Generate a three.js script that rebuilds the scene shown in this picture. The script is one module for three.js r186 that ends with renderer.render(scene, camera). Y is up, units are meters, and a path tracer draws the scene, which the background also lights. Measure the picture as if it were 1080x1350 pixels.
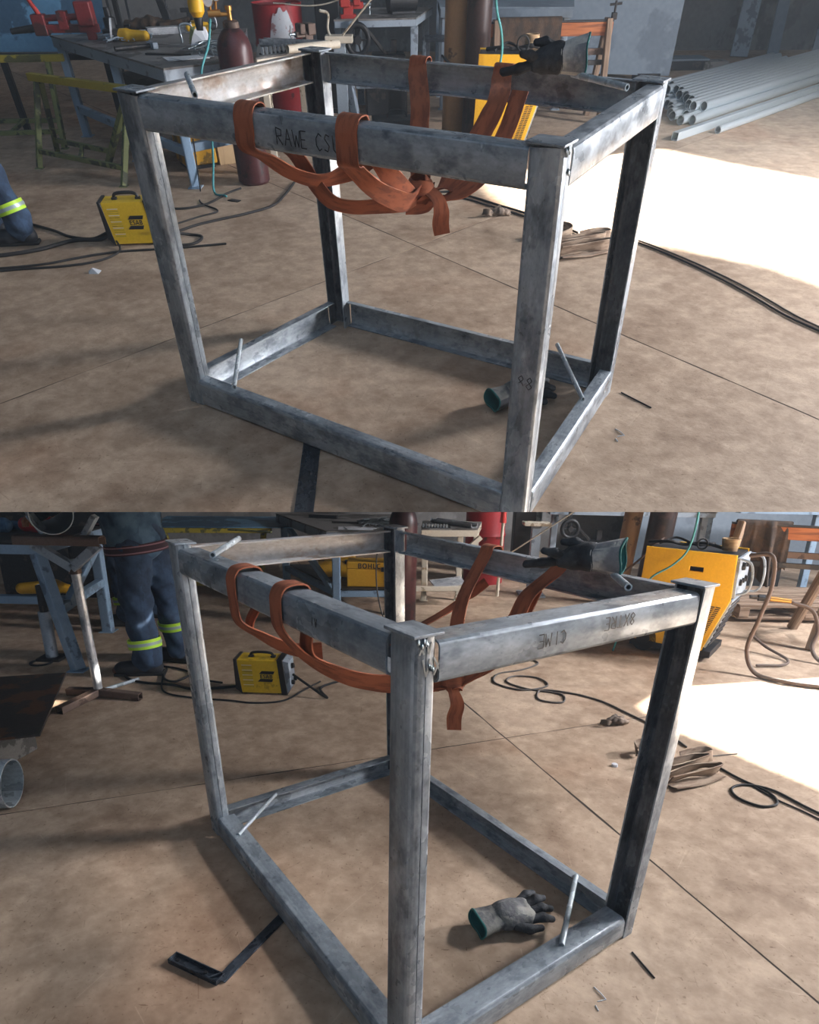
import * as THREE from 'three';
import { mergeGeometries, mergeVertices, toCreasedNormals } from 'three/addons/utils/BufferGeometryUtils.js';
import { RoundedBoxGeometry } from 'three/addons/geometries/RoundedBoxGeometry.js';
import { ConvexGeometry } from 'three/addons/geometries/ConvexGeometry.js';
import { edgeTable, triTable } from 'three/addons/objects/MarchingCubes.js';
import { RectAreaLightUniformsLib } from 'three/addons/lights/RectAreaLightUniformsLib.js';

// ───────────────────────── camera, sky, sun, large lights, exposure ─────────────────────────
// Two tiers of one workshop are seen at once: a level lower hall, and an upper hall whose floor climbs away from its cut front edge.
const scene = new THREE.Scene();
const V = (x, y, z) => new THREE.Vector3(x, y, z);
const EYE = V(0, 1.4829, 0);
const camera = new THREE.PerspectiveCamera(2 * Math.atan(900 / 847.77) * 180 / Math.PI, 1080 / 1800, 0.05, 200);
camera.setViewOffset(1080, 1800, 0, 0, 1080, 1350);
camera.position.copy(EYE);
camera.quaternion.setFromRotationMatrix(new THREE.Matrix4().makeBasis(V(0.999762, 0.020404, -0.007695), V(-0.021807, 0.935455, -0.352773), V(0, 0.352857, 0.935677)));
scene.background = new THREE.Color(0.55, 0.74, 1.0);
scene.backgroundIntensity = 0.85;
scene.fog = new THREE.FogExp2(0xb8c4cc, 0.006);   // welding smoke hanging in the hall
const SUN = V(0.9042, 0.4067, -0.1989).multiplyScalar(1).normalize();
const sun = new THREE.DirectionalLight(0xfff6ea, 130);
sun.position.copy(SUN).multiplyScalar(40).add(V(0, 0, -4)); sun.target.position.set(0, 0, -4);
sun.castShadow = true; sun.shadow.mapSize.set(2048, 2048); sun.shadow.radius = 1.2;
Object.assign(sun.shadow.camera, { left: -16, right: 16, top: 16, bottom: -16, near: 1, far: 90 });
sun.name = 'sun'; scene.add(sun, sun.target);
RectAreaLightUniformsLib.init();
function keyLamp(name, color, intensity, w, h, at, to) {   // added key light, a lamp of the glowing panel\'s size just inside it
  const l = new THREE.RectAreaLight(color, intensity, w, h); l.name = name;
  l.position.copy(at); l.lookAt(to); scene.add(l); return l;
}
keyLamp('lower_added_key', 0xfdfbff, 330, 1.0, 0.6, V(6.9, 3.0, -3.4), V(-0.2, 0.3, -2.0));
keyLamp('upper_added_key', 0xfdfbff, 310, 1.1, 0.8, V(6.9, 5.7, -4.64), V(-0.3, 2.6, -3.2));
const renderer = new THREE.WebGLRenderer({ antialias: true });
renderer.toneMapping = THREE.LinearToneMapping;
renderer.toneMappingExposure = 1.05;
renderer.shadowMap.enabled = true;

// ───────────────────────── the two halls ─────────────────────────
const LO = { name: 'lower', M: new THREE.Matrix4() };
const UP = { name: 'upper', M: new THREE.Matrix4().makeTranslation(EYE.x, EYE.y, EYE.z)
  .multiply(new THREE.Matrix4().set(0.9996, -0.0168, 0.0204, 0, 0.0248, 0.8673, -0.4972, 0, -0.0093, 0.4975, 0.8674, 0, 0, 0, 0, 1))
  .multiply(new THREE.Matrix4().makeTranslation(0, -1.5537, 0)) };
{ // keep the turn exactly orthonormal
  const p = V(), q = new THREE.Quaternion(), s = V(); UP.M.decompose(p, q, s); UP.M.compose(p, q, V(1, 1, 1));
}
UP.Q = new THREE.Quaternion().setFromRotationMatrix(UP.M); LO.Q = new THREE.Quaternion();
UP.inv = UP.M.clone().invert(); LO.inv = LO.M.clone();
// the upper tier is cut off along one plane: the front edge of its floor and whatever reaches over it
const CUT = (() => {
  const n = V(0, (900 - 675) / 847.77, -1).normalize(), up = V(0, 1, (900 - 675) / 847.77).normalize();
  const w = up.applyQuaternion(camera.quaternion).normalize();
  const o = EYE.clone();
  const nL = w.clone().applyQuaternion(UP.Q.clone().invert()), oL = o.clone().applyMatrix4(UP.inv);
  return new THREE.Plane().setFromNormalAndCoplanarPoint(nL, oL);   // in the upper hall\'s own axes, keeps what is above
})();

// ───────────────────────── random numbers and noise ─────────────────────────
let seed = 12345;
const rnd = () => { seed = (seed + 0x6d2b79f5) | 0; let t = Math.imul(seed ^ (seed >>> 15), 1 | seed); t = (t + Math.imul(t ^ (t >>> 7), 61 | t)) ^ t; return ((t ^ (t >>> 14)) >>> 0) / 4294967296; };
const R = (a, b) => a + (b - a) * rnd();
const lerp = (a, b, t) => a + (b - a) * t, clamp = (x, a = 0, b = 1) => Math.min(b, Math.max(a, x)), smooth = (a, b, x) => { const t = clamp((x - a) / (b - a)); return t * t * (3 - 2 * t); };
function noiseField(W, H, cx, cy) {   // smooth periodic noise with cx by cy cells, values 0..1
  const g = new Float32Array(cx * cy).map(() => rnd()), out = new Float32Array(W * H);
  for (let y = 0; y < H; y++) {
    const fy = y / H * cy, iy = Math.floor(fy), ty = (fy - iy) ** 2 * (3 - 2 * (fy - iy)), y0 = (iy % cy) * cx, y1 = ((iy + 1) % cy) * cx;
    for (let x = 0; x < W; x++) {
      const fx = x / W * cx, ix = Math.floor(fx), tx = (fx - ix) ** 2 * (3 - 2 * (fx - ix)), x0 = ix % cx, x1 = (ix + 1) % cx;
      const a = g[y0 + x0] + (g[y0 + x1] - g[y0 + x0]) * tx, b = g[y1 + x0] + (g[y1 + x1] - g[y1 + x0]) * tx;
      out[y * W + x] = a + (b - a) * ty;
    }
  }
  return out;
}
function fbm(W, H, cx, cy, octaves, gain = 0.5) {
  const out = new Float32Array(W * H); let amp = 1, sum = 0;
  for (let o = 0; o < octaves && cx <= W && cy <= H; o++) { const f = noiseField(W, H, cx, cy); for (let i = 0; i < out.length; i++) out[i] += f[i] * amp; sum += amp; amp *= gain; cx *= 2; cy *= 2; }
  for (let i = 0; i < out.length; i++) out[i] /= sum;
  return out;
}
const hex = (h) => { const n = parseInt(h.slice(1), 16); return [n >> 16, (n >> 8) & 255, n & 255]; };
const mix3 = (a, b, t) => [lerp(a[0], b[0], t), lerp(a[1], b[1], t), lerp(a[2], b[2], t)];
function colorTexture(W, H, metres, pixel) {
  const d = new Uint8Array(W * H * 4);
  for (let y = 0, i = 0; y < H; y++) for (let x = 0; x < W; x++, i++) { const c = pixel(i, x, y); d[i * 4] = clamp(c[0], 0, 255); d[i * 4 + 1] = clamp(c[1], 0, 255); d[i * 4 + 2] = clamp(c[2], 0, 255); d[i * 4 + 3] = 255; }
  const t = new THREE.DataTexture(d, W, H); t.colorSpace = THREE.SRGBColorSpace; return finish(t, metres);
}
function greyTexture(W, H, metres, pixel) {
  const d = new Uint8Array(W * H * 4);
  for (let i = 0; i < W * H; i++) { const v = clamp(pixel(i, i % W, Math.floor(i / W)) * 255, 0, 255); d[i * 4] = d[i * 4 + 1] = d[i * 4 + 2] = v; d[i * 4 + 3] = 255; }
  return finish(new THREE.DataTexture(d, W, H), metres);
}
function finish(t, metres) { t.wrapS = t.wrapT = THREE.RepeatWrapping; t.magFilter = THREE.LinearFilter; t.minFilter = THREE.LinearMipmapLinearFilter; t.generateMipmaps = true; const [a, b] = [].concat(metres, metres); t.repeat.set(1 / a, 1 / b); t.needsUpdate = true; return t; }
function scratches(W, H, n, len, wide, draw) {   // fine straight marks
  const out = new Float32Array(W * H);
  for (let k = 0; k < n; k++) {
    let x = rnd() * W, y = rnd() * H; const a = draw ? draw() : rnd() * 6.28, l = R(len * 0.3, len), s = R(0.3, 1);
    for (let i = 0; i < l; i++) { for (let w = 0; w < wide; w++) out[(((y + w) | 0) % H + H) % H * W + (((x | 0) % W) + W) % W] = s; x += Math.cos(a); y += Math.sin(a); }
  }
  return out;
}

// ───────────────────────── materials ─────────────────────────
const M = {};
const std = (o) => new THREE.MeshStandardMaterial(o), phys = (o) => new THREE.MeshPhysicalMaterial(o);
{ // concrete floor: brown screed with specks, scuffs and rusty patches
  const W = 2048, a = fbm(W, W, 3, 3, 8, 0.55), b = fbm(W, W, 7, 7, 6, 0.6), c = fbm(W, W, 60, 60, 4, 0.7), r = fbm(W, W, 4, 4, 5, 0.5), sp = noiseField(W, W, 512, 512), s1 = scratches(W, W, 260, 130, 1), s2 = scratches(W, W, 200, 60, 1), sp2 = noiseField(W, W, 380, 380), s3 = scratches(W, W, 900, 16, 1);
  const base = hex('#aa937c'), dark = hex('#836b56'), pale = hex('#bda892'), rust = hex('#a17b5f');
  M.concrete = std({ name: 'concrete', roughness: 0.78, map: colorTexture(W, W, 4.2, (i) => {
    let k = mix3(base, pale, smooth(0.45, 0.75, a[i]) * 0.5); k = mix3(k, dark, smooth(0.5, 0.82, b[i]) * 0.5); k = mix3(k, rust, smooth(0.54, 0.75, r[i]) * 0.45);
    const g = (c[i] - 0.5) * 58 + (sp[i] > 0.93 ? -28 : 0) + (sp2[i] > 0.965 ? -40 : 0) + s1[i] * 24 - s2[i] * 30 - s3[i] * 34; return [k[0] + g, k[1] + g, k[2] + g * 0.95];
  }) });
  M.concrete.bumpMap = greyTexture(1024, 1024, 2.1, (() => { const f = fbm(1024, 1024, 30, 30, 5, 0.65); return (i) => f[i]; })()); M.concrete.bumpScale = 0.0025;
  const g2 = hex('#4b443f'), g3 = hex('#2e2b29');
  M.joint = std({ name: 'joint_dirt', color: '#3a2f28', roughness: 0.95 });
  M.grime = std({ name: 'grimy_concrete', roughness: 0.85, map: colorTexture(512, 512, 3, (() => { const n = fbm(512, 512, 5, 5, 6, 0.6); return (i) => mix3(g2, g3, smooth(0.35, 0.7, n[i])); })()) });
}
function steel(name, base, darkC, lightC, o, mottle = 1) {   // mill scale: cloudy, with rolling lines along u and dark thumb marks
  const W = 1024, a = fbm(W, W, 6, 14, 6, 0.6), b = fbm(W, W, 14, 24, 5, 0.65), l = noiseField(W, W, 2, 220), f = fbm(W, W, 90, 200, 3, 0.6), sc = scratches(W, W, 60, 260, 1, () => R(-0.06, 0.06)), bl = noiseField(W, W, 26, 34), gr = noiseField(W, W, 300, 420);
  const A = hex(base), D = hex(darkC), L = hex(lightC);
  return std({ name, metalness: 0.3, roughness: 0.44, ...o, map: colorTexture(W, W, 1.3, (i) => {
    let k = mix3(A, L, smooth(0.38, 0.7, a[i]) * 0.85 * mottle); k = mix3(k, D, smooth(0.46, 0.78, b[i]) * 0.9 * mottle); k = mix3(k, D, smooth(0.72, 1.0, bl[i]) * 0.55 * mottle);
    const g = (f[i] - 0.5) * 34 + (l[i] - 0.5) * 14 + sc[i] * 16 + (gr[i] > 0.9 ? -16 : 0); return [k[0] + g, k[1] + g, k[2] + g];
  }), roughnessMap: greyTexture(256, 256, 0.7, (() => { const n = fbm(256, 256, 6, 9, 5, 0.6); return (i) => lerp(0.55, 1, smooth(0.3, 0.7, n[i])); })()) });
}
M.mill = steel('mill_scale_steel', '#8f989f', '#5a626a', '#b6bec4', {}, 0.8);
M.millShade = steel('shade_toned_mill_steel', '#565a60', '#2f3236', '#767a80', {}, 0.8);  // shaded copy of the mill steel, lines the open posts
M.millRust = steel('rust_tinted_steel', '#b6b4b1', '#96806f', '#d2d4d5', { roughness: 0.62, metalness: 0.15 }, 0.8);
M.millPale = steel('pale_ground_steel', '#a9acb0', '#7d8288', '#d2d4d6', {}, 0.8);
M.galv = steel('galvanized_steel', '#bcc8cf', '#97a4ac', '#e0e7ea', { metalness: 0.35, roughness: 0.36 }, 0.5);
M.galvPlain = std({ name: 'bright_galvanized_tube', color: '#c3ced4', metalness: 0.4, roughness: 0.33 });
M.blued = steel('dark_blued_steel', '#3d434b', '#23272d', '#5a626c', { metalness: 0.5, roughness: 0.4 }, 0.7);
function painted(name, base, chip, amount, o = {}, tile = 0.8) {
  const W = 512, a = fbm(W, W, 6, 6, 6, 0.6), b = fbm(W, W, 3, 3, 4, 0.5), f = fbm(W, W, 80, 80, 3, 0.6), A = hex(base), C = hex(chip);
  return std({ name, roughness: 0.5, ...o, map: colorTexture(W, W, tile, (i) => { let k = mix3(A, C, smooth(1 - amount, 1 - amount + 0.07, a[i])); k = mix3(k, C, (b[i] - 0.4) * 0.35); const g = (f[i] - 0.5) * 16; return [k[0] + g, k[1] + g, k[2] + g]; }) });
}
M.yellow = painted('yellow_paint', '#e9b41f', '#b98d22', 0.28, { roughness: 0.45 });
M.yellowWorn = painted('worn_yellow_paint', '#a5952f', '#5a5a36', 0.48, { roughness: 0.6 });
M.greenWorn = painted('worn_green_yellow_paint', '#7c8352', '#494d3a', 0.45, { roughness: 0.6 });
M.greyBlue = painted('grey_blue_paint', '#93a0ac', '#6b747c', 0.4);
M.blueLeg = painted('pale_blue_paint', '#86a0b8', '#627486', 0.38);
M.blueSheet = painted('blue_sheet_paint', '#5f8fb0', '#37566f', 0.5, { roughness: 0.55 }, 1.6);
M.greyTop = painted('worn_grey_bench_top', '#7d7b78', '#4e4a46', 0.5, { roughness: 0.55 }, 1.2);
M.cream = painted('cream_paint', '#cfc6b4', '#94836b', 0.38);
M.red = painted('red_paint', '#a01f25', '#5a1a1a', 0.34);
M.redDark = painted('dark_red_paint', '#7e2a2b', '#4b2a28', 0.42);
M.whiteWorn = painted('worn_white_paint', '#b6bac0', '#8d6a6c', 0.42, {}, 0.6);
M.redBright = painted('bright_red_paint', '#c23a33', '#6d2826', 0.34);
M.darkMetal = painted('dark_oily_metal', '#2a2b2e', '#46423e', 0.4, { roughness: 0.5, metalness: 0.35 });
M.black = std({ name: 'black_plastic', color: '#17181b', roughness: 0.5 });
M.rubber = std({ name: 'black_rubber', color: '#1d1c1c', roughness: 0.75 });
M.hose = std({ name: 'brown_hose_rubber', color: '#5b4c43', roughness: 0.7 });
M.cableGrey = std({ name: 'grey_cable', color: '#55504c', roughness: 0.7 });
M.teal = std({ name: 'teal_hose', color: '#3f8f94', roughness: 0.5 });
M.white = std({ name: 'white_paper', color: '#c9ccd0', roughness: 0.8 });
M.brown = painted('dark_maroon_cylinder_paint', '#4a2527', '#2f1d1f', 0.4, { roughness: 0.38 });
M.brown2 = painted('dark_brown_cylinder_paint', '#3f2c28', '#271d1b', 0.4, { roughness: 0.42 });
M.tan = painted('tan_cylinder_paint', '#a27d55', '#5d4632', 0.42, { roughness: 0.5 });
M.brass = std({ name: 'brass', color: '#b98a4a', metalness: 0.8, roughness: 0.35 });
M.sheet = painted('grey_blue_sheet_metal', '#7b8894', '#6a7682', 0.45, { roughness: 0.5, metalness: 0.15 }, 3);
M.wall = painted('dirty_plaster', '#8e8d8b', '#7a7876', 0.42, { roughness: 0.9 }, 3);
M.wallDark = painted('bounce_damped_wall', '#3a3f42', '#24282b', 0.45, { roughness: 0.9 }, 3);  // darkened to hold down bounced light, for the unseen left wall
M.block = painted('concrete_block', '#8a8782', '#5f5c58', 0.45, { roughness: 0.9 }, 0.5);
M.stainless = std({ name: 'stainless_steel', color: '#a9b4ba', metalness: 0.9, roughness: 0.28 });
M.yellowCase = painted('yellow_case_plastic', '#c9971c', '#7c5f1f', 0.36);
M.yellowBox = painted('welder_yellow', '#dcb722', '#b6951f', 0.3, { roughness: 0.42 });
M.skin = std({ name: 'skin', color: '#6b4632', roughness: 0.6 });
M.hair = std({ name: 'black_hair', color: '#15110f', roughness: 0.8 });
M.boot = std({ name: 'boot_leather', color: '#20232a', roughness: 0.6 });
M.silverTape = std({ name: 'silver_reflective_tape', color: '#9fb3b5', roughness: 0.35, metalness: 0.2 });
M.lime = std({ name: 'lime_reflective_tape', color: '#b9e63c', roughness: 0.5 });
M.maroon = std({ name: 'maroon_hem_band', color: '#3a2630', roughness: 0.9 });
M.pink = std({ name: 'pink_hem_stripe', color: '#8d6a72', roughness: 0.9 });
{ const W = 512, n = fbm(W, W, 8, 8, 5, 0.6), A = hex('#354b66'), B = hex('#223247');
  const t = colorTexture(W, W, 0.5, (i, x, y) => { const k = mix3(A, B, smooth(0.3, 0.75, n[i])), g = ((x ^ y) & 1) * 6; return [k[0] + g, k[1] + g, k[2] + g]; });
  M.cloth = std({ name: 'blue_work_cloth', map: t, roughness: 0.92 });
  const c2 = hex('#4f6d86'), d2 = hex('#34506a');
  M.cloth2 = std({ name: 'paler_blue_jacket_cloth', roughness: 0.92, map: colorTexture(W, W, 0.5, (i, x, y) => { const k = mix3(c2, d2, smooth(0.3, 0.75, n[i])), g = ((x ^ y) & 1) * 6; return [k[0] + g, k[1] + g, k[2] + g]; }) });
}
{ const W = 256, n = fbm(W, W, 4, 4, 5, 0.6), A = hex('#a55f40'), B = hex('#824a33');   // orange webbing: lengthwise yarns
  M.webbing = std({ name: 'orange_webbing', roughness: 0.85, map: colorTexture(W, W, [0.25, 0.06], (i, x, y) => { const k = mix3(A, B, smooth(0.4, 0.75, n[i])), g = ((y % 16) < 2 ? -26 : 0) + ((x + ((y >> 3) & 1) * 3) % 6 < 2 ? -10 : 4); return [k[0] + g, k[1] + g, k[2] + g]; }) });
  const C = hex('#a4907c'), D = hex('#7d6857');
  M.webbingDusty = std({ name: 'dusty_brown_webbing', roughness: 0.9, map: colorTexture(W, W, [0.25, 0.06], (i, x, y) => { const k = mix3(C, D, smooth(0.4, 0.75, n[i])), g = ((y % 16) < 2 ? -16 : 0); return [k[0] + g, k[1] + g, k[2] + g]; }) });
}
{ const W = 512, n = fbm(W, W, 5, 5, 6, 0.6), m = fbm(W, W, 14, 14, 4, 0.6);
  const lea = (name, a, b, o) => { const A = hex(a), B = hex(b); const k = std({ name, roughness: 0.8, ...o, map: colorTexture(W, W, 0.3, (i) => { const c = mix3(A, B, smooth(0.35, 0.65, n[i])), g = (m[i] - 0.5) * 30; return [c[0] + g, c[1] + g, c[2] + g]; }) }); k.bumpMap = greyTexture(256, 256, 0.12, (() => { const f = fbm(256, 256, 10, 10, 4, 0.6); return (i) => f[i]; })()); k.bumpScale = 0.0025; return k; };
  M.gloveDark = lea('blackened_glove_leather', '#1c1e22', '#34373b'); M.gloveBack = lea('worn_grey_glove_back', '#85837c', '#4f5053'); M.glovePale = lea('grey_glove_leather', '#bdbbb4', '#7c7d80'); M.gloveLining = std({ name: 'teal_glove_lining', color: '#1f5f5c', roughness: 0.9 });
  M.leather = lea('brown_welding_leather', '#2c2119', '#473423'); M.rag = lea('grey_brown_rag', '#8d7c6c', '#4f443b');
}
function wood(name, a, b) { const W = 512, n = fbm(W, W, 2, 40, 5, 0.6), m = fbm(W, W, 3, 3, 4, 0.6), A = hex(a), B = hex(b); return std({ name, roughness: 0.75, map: colorTexture(W, W, 0.7, (i) => { const c = mix3(A, B, smooth(0.35, 0.7, n[i])), g = (m[i] - 0.5) * 36; return [c[0] + g, c[1] + g, c[2] + g]; }) }); }
M.wood = wood('weathered_wood', '#a08a76', '#75614f'); M.woodOrange = wood('orange_brown_wood', '#a8663c', '#6f3f26'); M.woodPale = wood('pale_board', '#b59a74', '#8a7053');
M.rusty = painted('rusty_steel_plate', '#3a332e', '#5a3d2a', 0.5, { roughness: 0.6, metalness: 0.2 }, 0.9);
M.rustBrown = painted('rusty_brown_steel', '#6e5b50', '#4a3a32', 0.45, { roughness: 0.65, metalness: 0.2 }, 0.6);

// ───────────────────────── geometry helpers ─────────────────────────
const strip = (g) => { let k = g.index ? g.toNonIndexed() : g; for (const n of Object.keys(k.attributes)) if (!['position', 'normal', 'uv'].includes(n)) k.deleteAttribute(n); if (!k.attributes.normal) k.computeVertexNormals(); k.clearGroups?.(); return k; };
function boxUV(g) {   // uv in metres, by the plane that each triangle faces most, u along the longest side of the piece
  const k = strip(g), p = k.attributes.position, uv = new Float32Array(p.count * 2); k.computeBoundingBox(); const s = k.boundingBox.getSize(V()), e = [s.x, s.y, s.z], ox = k.boundingBox.min;
  const a = V(), b = V(), c = V(), off = [rnd() * 3, rnd() * 3];
  for (let i = 0; i < p.count; i += 3) {
    a.fromBufferAttribute(p, i); b.fromBufferAttribute(p, i + 1); c.fromBufferAttribute(p, i + 2);
    const n = b.clone().sub(a).cross(c.clone().sub(a)), m = [Math.abs(n.x), Math.abs(n.y), Math.abs(n.z)], d = m.indexOf(Math.max(...m));
    const [u, v] = [0, 1, 2].filter((q) => q !== d).sort((x, y) => e[y] - e[x]);
    [a, b, c].forEach((q, j) => { const t = [q.x, q.y, q.z]; uv[(i + j) * 2] = t[u] + off[0]; uv[(i + j) * 2 + 1] = t[v] + off[1] + d * 0.37; });
  }
  k.setAttribute('uv', new THREE.BufferAttribute(uv, 2)); return k;
}
function merge(list) { const l = list.flat(Infinity).filter(Boolean).map((g) => (g.attributes.uv && !g.index && Object.keys(g.attributes).length === 3 ? g : boxUV(g))); return l.length === 1 ? l[0] : mergeGeometries(l); }
const basis = (x, y, z, o) => new THREE.Matrix4().makeBasis(x, y, z).setPosition(o);
const arr = (a) => (Array.isArray(a) ? V(...a) : a.clone());
function frameAlong(p, q, up = V(0, 1, 0)) { const z = q.clone().sub(p).normalize(); let x = up.clone().cross(z); if (x.lengthSq() < 1e-6) x = V(1, 0, 0).cross(z).lengthSq() > 1e-6 ? V(1, 0, 0) : V(0, 0, 1); x.normalize(); if (Math.abs(x.dot(z)) > 0.9) x = V(0, 0, 1).cross(z).normalize(); return [x, z.clone().cross(x), z]; }
function bx(w, h, d, x = 0, y = 0, z = 0, r = 0.003, turn) { const m = Math.min(w, h, d); const g = boxUV(r && m > r * 2.5 ? new RoundedBoxGeometry(w, h, d, 1, Math.min(r, m * 0.45)) : new THREE.BoxGeometry(w, h, d)); if (turn) g.applyMatrix4(new THREE.Matrix4().makeRotationFromEuler(new THREE.Euler(...turn))); return g.translate(x, y, z); }
function bar(P, Q, w, h = w, up, r = 0.003) { const p = arr(P), q = arr(Q), [x, y, z] = frameAlong(p, q, up ? arr(up) : undefined); const g = bx(w, h, p.distanceTo(q), 0, 0, 0, r); return g.applyMatrix4(basis(x, y, z, p.clone().add(q).multiplyScalar(0.5))); }
function extrude(shape, len, seg = 6) { return boxUV(new THREE.ExtrudeGeometry(shape, { depth: len, bevelEnabled: false, curveSegments: seg })); }
function rhs(P, Q, w, h, t = 0.003, up) {   // square tube with open ends
  const p = arr(P), q = arr(Q), [x, y, z] = frameAlong(p, q, up ? arr(up) : undefined), r = Math.min(w, h) * 0.12, s = new THREE.Shape();
  const rr = (S, a, b, k) => { S.moveTo(-a + k, -b); S.lineTo(a - k, -b); S.quadraticCurveTo(a, -b, a, -b + k); S.lineTo(a, b - k); S.quadraticCurveTo(a, b, a - k, b); S.lineTo(-a + k, b); S.quadraticCurveTo(-a, b, -a, b - k); S.lineTo(-a, -b + k); S.quadraticCurveTo(-a, -b, -a + k, -b); };
  rr(s, w / 2, h / 2, r); const hole = new THREE.Path(); rr(hole, w / 2 - t, h / 2 - t, r * 0.5); s.holes.push(hole);
  return extrude(s, p.distanceTo(q), 2).applyMatrix4(basis(x, y, z, p));
}
function pipe(P, Q, ro, ri, seg = 14) { const p = arr(P), q = arr(Q), [x, y, z] = frameAlong(p, q); const s = new THREE.Shape(); s.absarc(0, 0, ro, 0, Math.PI * 2); const h = new THREE.Path(); h.absarc(0, 0, ri, 0, Math.PI * 2, true); s.holes.push(h); const g = toCreasedNormals(new THREE.ExtrudeGeometry(s, { depth: p.distanceTo(q), bevelEnabled: false, curveSegments: seg }), 0.7); return boxUV(g).applyMatrix4(basis(x, y, z, p)); }
function rod(P, Q, r, r2 = r, seg = 10) { const p = arr(P), q = arr(Q), [x, y, z] = frameAlong(p, q); const g = new THREE.CylinderGeometry(r2, r, p.distanceTo(q), seg).rotateX(Math.PI / 2); return boxUV(g).applyMatrix4(basis(x, y, z, p.clone().add(q).multiplyScalar(0.5))); }
function tube(pts, r, seg = 40, rad = 7, closed = false) { const c = new THREE.CatmullRomCurve3(pts.map(arr), closed, 'centripetal'), l = [boxUV(new THREE.TubeGeometry(c, seg, r, rad, closed))]; if (!closed) for (const t of [0, 1]) l.push(boxUV(new THREE.SphereGeometry(r, rad, 4).translate(...c.getPoint(t).toArray()))); return merge(l); }
function lathe(pts, seg = 28, x = 0, y = 0, z = 0) { return boxUV(toCreasedNormals(new THREE.LatheGeometry(pts.map(([a, b]) => new THREE.Vector2(a, b)), seg), 0.6)).translate(x, y, z); }
function slab(poly, y0, y1) { const s = new THREE.Shape(poly.map(([x, z]) => new THREE.Vector2(x, -z))); return boxUV(new THREE.ExtrudeGeometry(s, { depth: y1 - y0, bevelEnabled: false })).applyMatrix4(new THREE.Matrix4().makeRotationX(-Math.PI / 2)).translate(0, y0, 0); }
function hull(pts) { return boxUV(new ConvexGeometry(pts.map(arr))); }
function turned(g, m) { return g.clone().applyMatrix4(m); }
function channel(P, Q, uDir, vDir, b, h, t = 0.005, r = 0.017) {   // folded channel: web at u = 0, flanges along u at v = 0 and v = h, from P to Q
  let p = arr(P), q = arr(Q), w = q.clone().sub(p).normalize(); const u = arr(uDir); u.addScaledVector(w, -u.dot(w)).normalize();
  let v = w.clone().cross(u); if (v.dot(arr(vDir)) < 0) { [p, q] = [q, p]; w = w.negate(); v = w.clone().cross(u); }
  const s = new THREE.Shape(), ri = Math.max(r - t, 0.003);
  s.moveTo(b, 0); s.lineTo(r, 0); s.absarc(r, r, r, -Math.PI / 2, -Math.PI, true); s.lineTo(0, h - r); s.absarc(r, h - r, r, Math.PI, Math.PI / 2, true); s.lineTo(b, h); s.lineTo(b, h - t); s.lineTo(t + ri, h - t); s.absarc(t + ri, h - t - ri, ri, Math.PI / 2, Math.PI, false); s.lineTo(t, t + ri); s.absarc(t + ri, t + ri, ri, Math.PI, Math.PI * 1.5, false); s.lineTo(b, t); s.closePath();
  const g = toCreasedNormals(new THREE.ExtrudeGeometry(s, { depth: p.distanceTo(q), bevelEnabled: false, curveSegments: 5 }), 0.6);
  return boxUV(g).applyMatrix4(basis(u, v, w, p));
}
function clipped(g, plane) {   // what is left of a geometry on the plane\'s upper side, its cut faces closed
  const k = strip(g), P = k.attributes.position, N = k.attributes.normal, U = k.attributes.uv, out = { p: [], n: [], u: [] }, rim = [];
  const get = (i) => ({ p: V().fromBufferAttribute(P, i), n: V().fromBufferAttribute(N, i), u: [U.getX(i), U.getY(i)] });
  const cut = (a, b) => { const da = plane.distanceToPoint(a.p), db = plane.distanceToPoint(b.p), t = da / (da - db); return { p: a.p.clone().lerp(b.p, t), n: a.n.clone().lerp(b.n, t).normalize(), u: [lerp(a.u[0], b.u[0], t), lerp(a.u[1], b.u[1], t)] }; };
  const put = (v) => { out.p.push(v.p.x, v.p.y, v.p.z); out.n.push(v.n.x, v.n.y, v.n.z); out.u.push(...v.u); };
  for (let i = 0; i < P.count; i += 3) {
    const t = [get(i), get(i + 1), get(i + 2)], d = t.map((v) => plane.distanceToPoint(v.p)), poly = [];
    if (d.every((x) => x >= 0)) { t.forEach(put); continue; }
    if (d.every((x) => x < 0)) continue;
    for (let j = 0; j < 3; j++) { const a = t[j], b = t[(j + 1) % 3]; if (d[j] >= 0) poly.push(a); if ((d[j] >= 0) !== (d[(j + 1) % 3] >= 0)) poly.push(cut(a, b)); }
    for (let j = 1; j + 1 < poly.length; j++) { put(poly[0]); put(poly[j]); put(poly[j + 1]); }
  }
  const r = new THREE.BufferGeometry(); r.setAttribute('position', new THREE.Float32BufferAttribute(out.p, 3)); r.setAttribute('normal', new THREE.Float32BufferAttribute(out.n, 3)); r.setAttribute('uv', new THREE.Float32BufferAttribute(out.u, 2)); return r;
}
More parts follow.
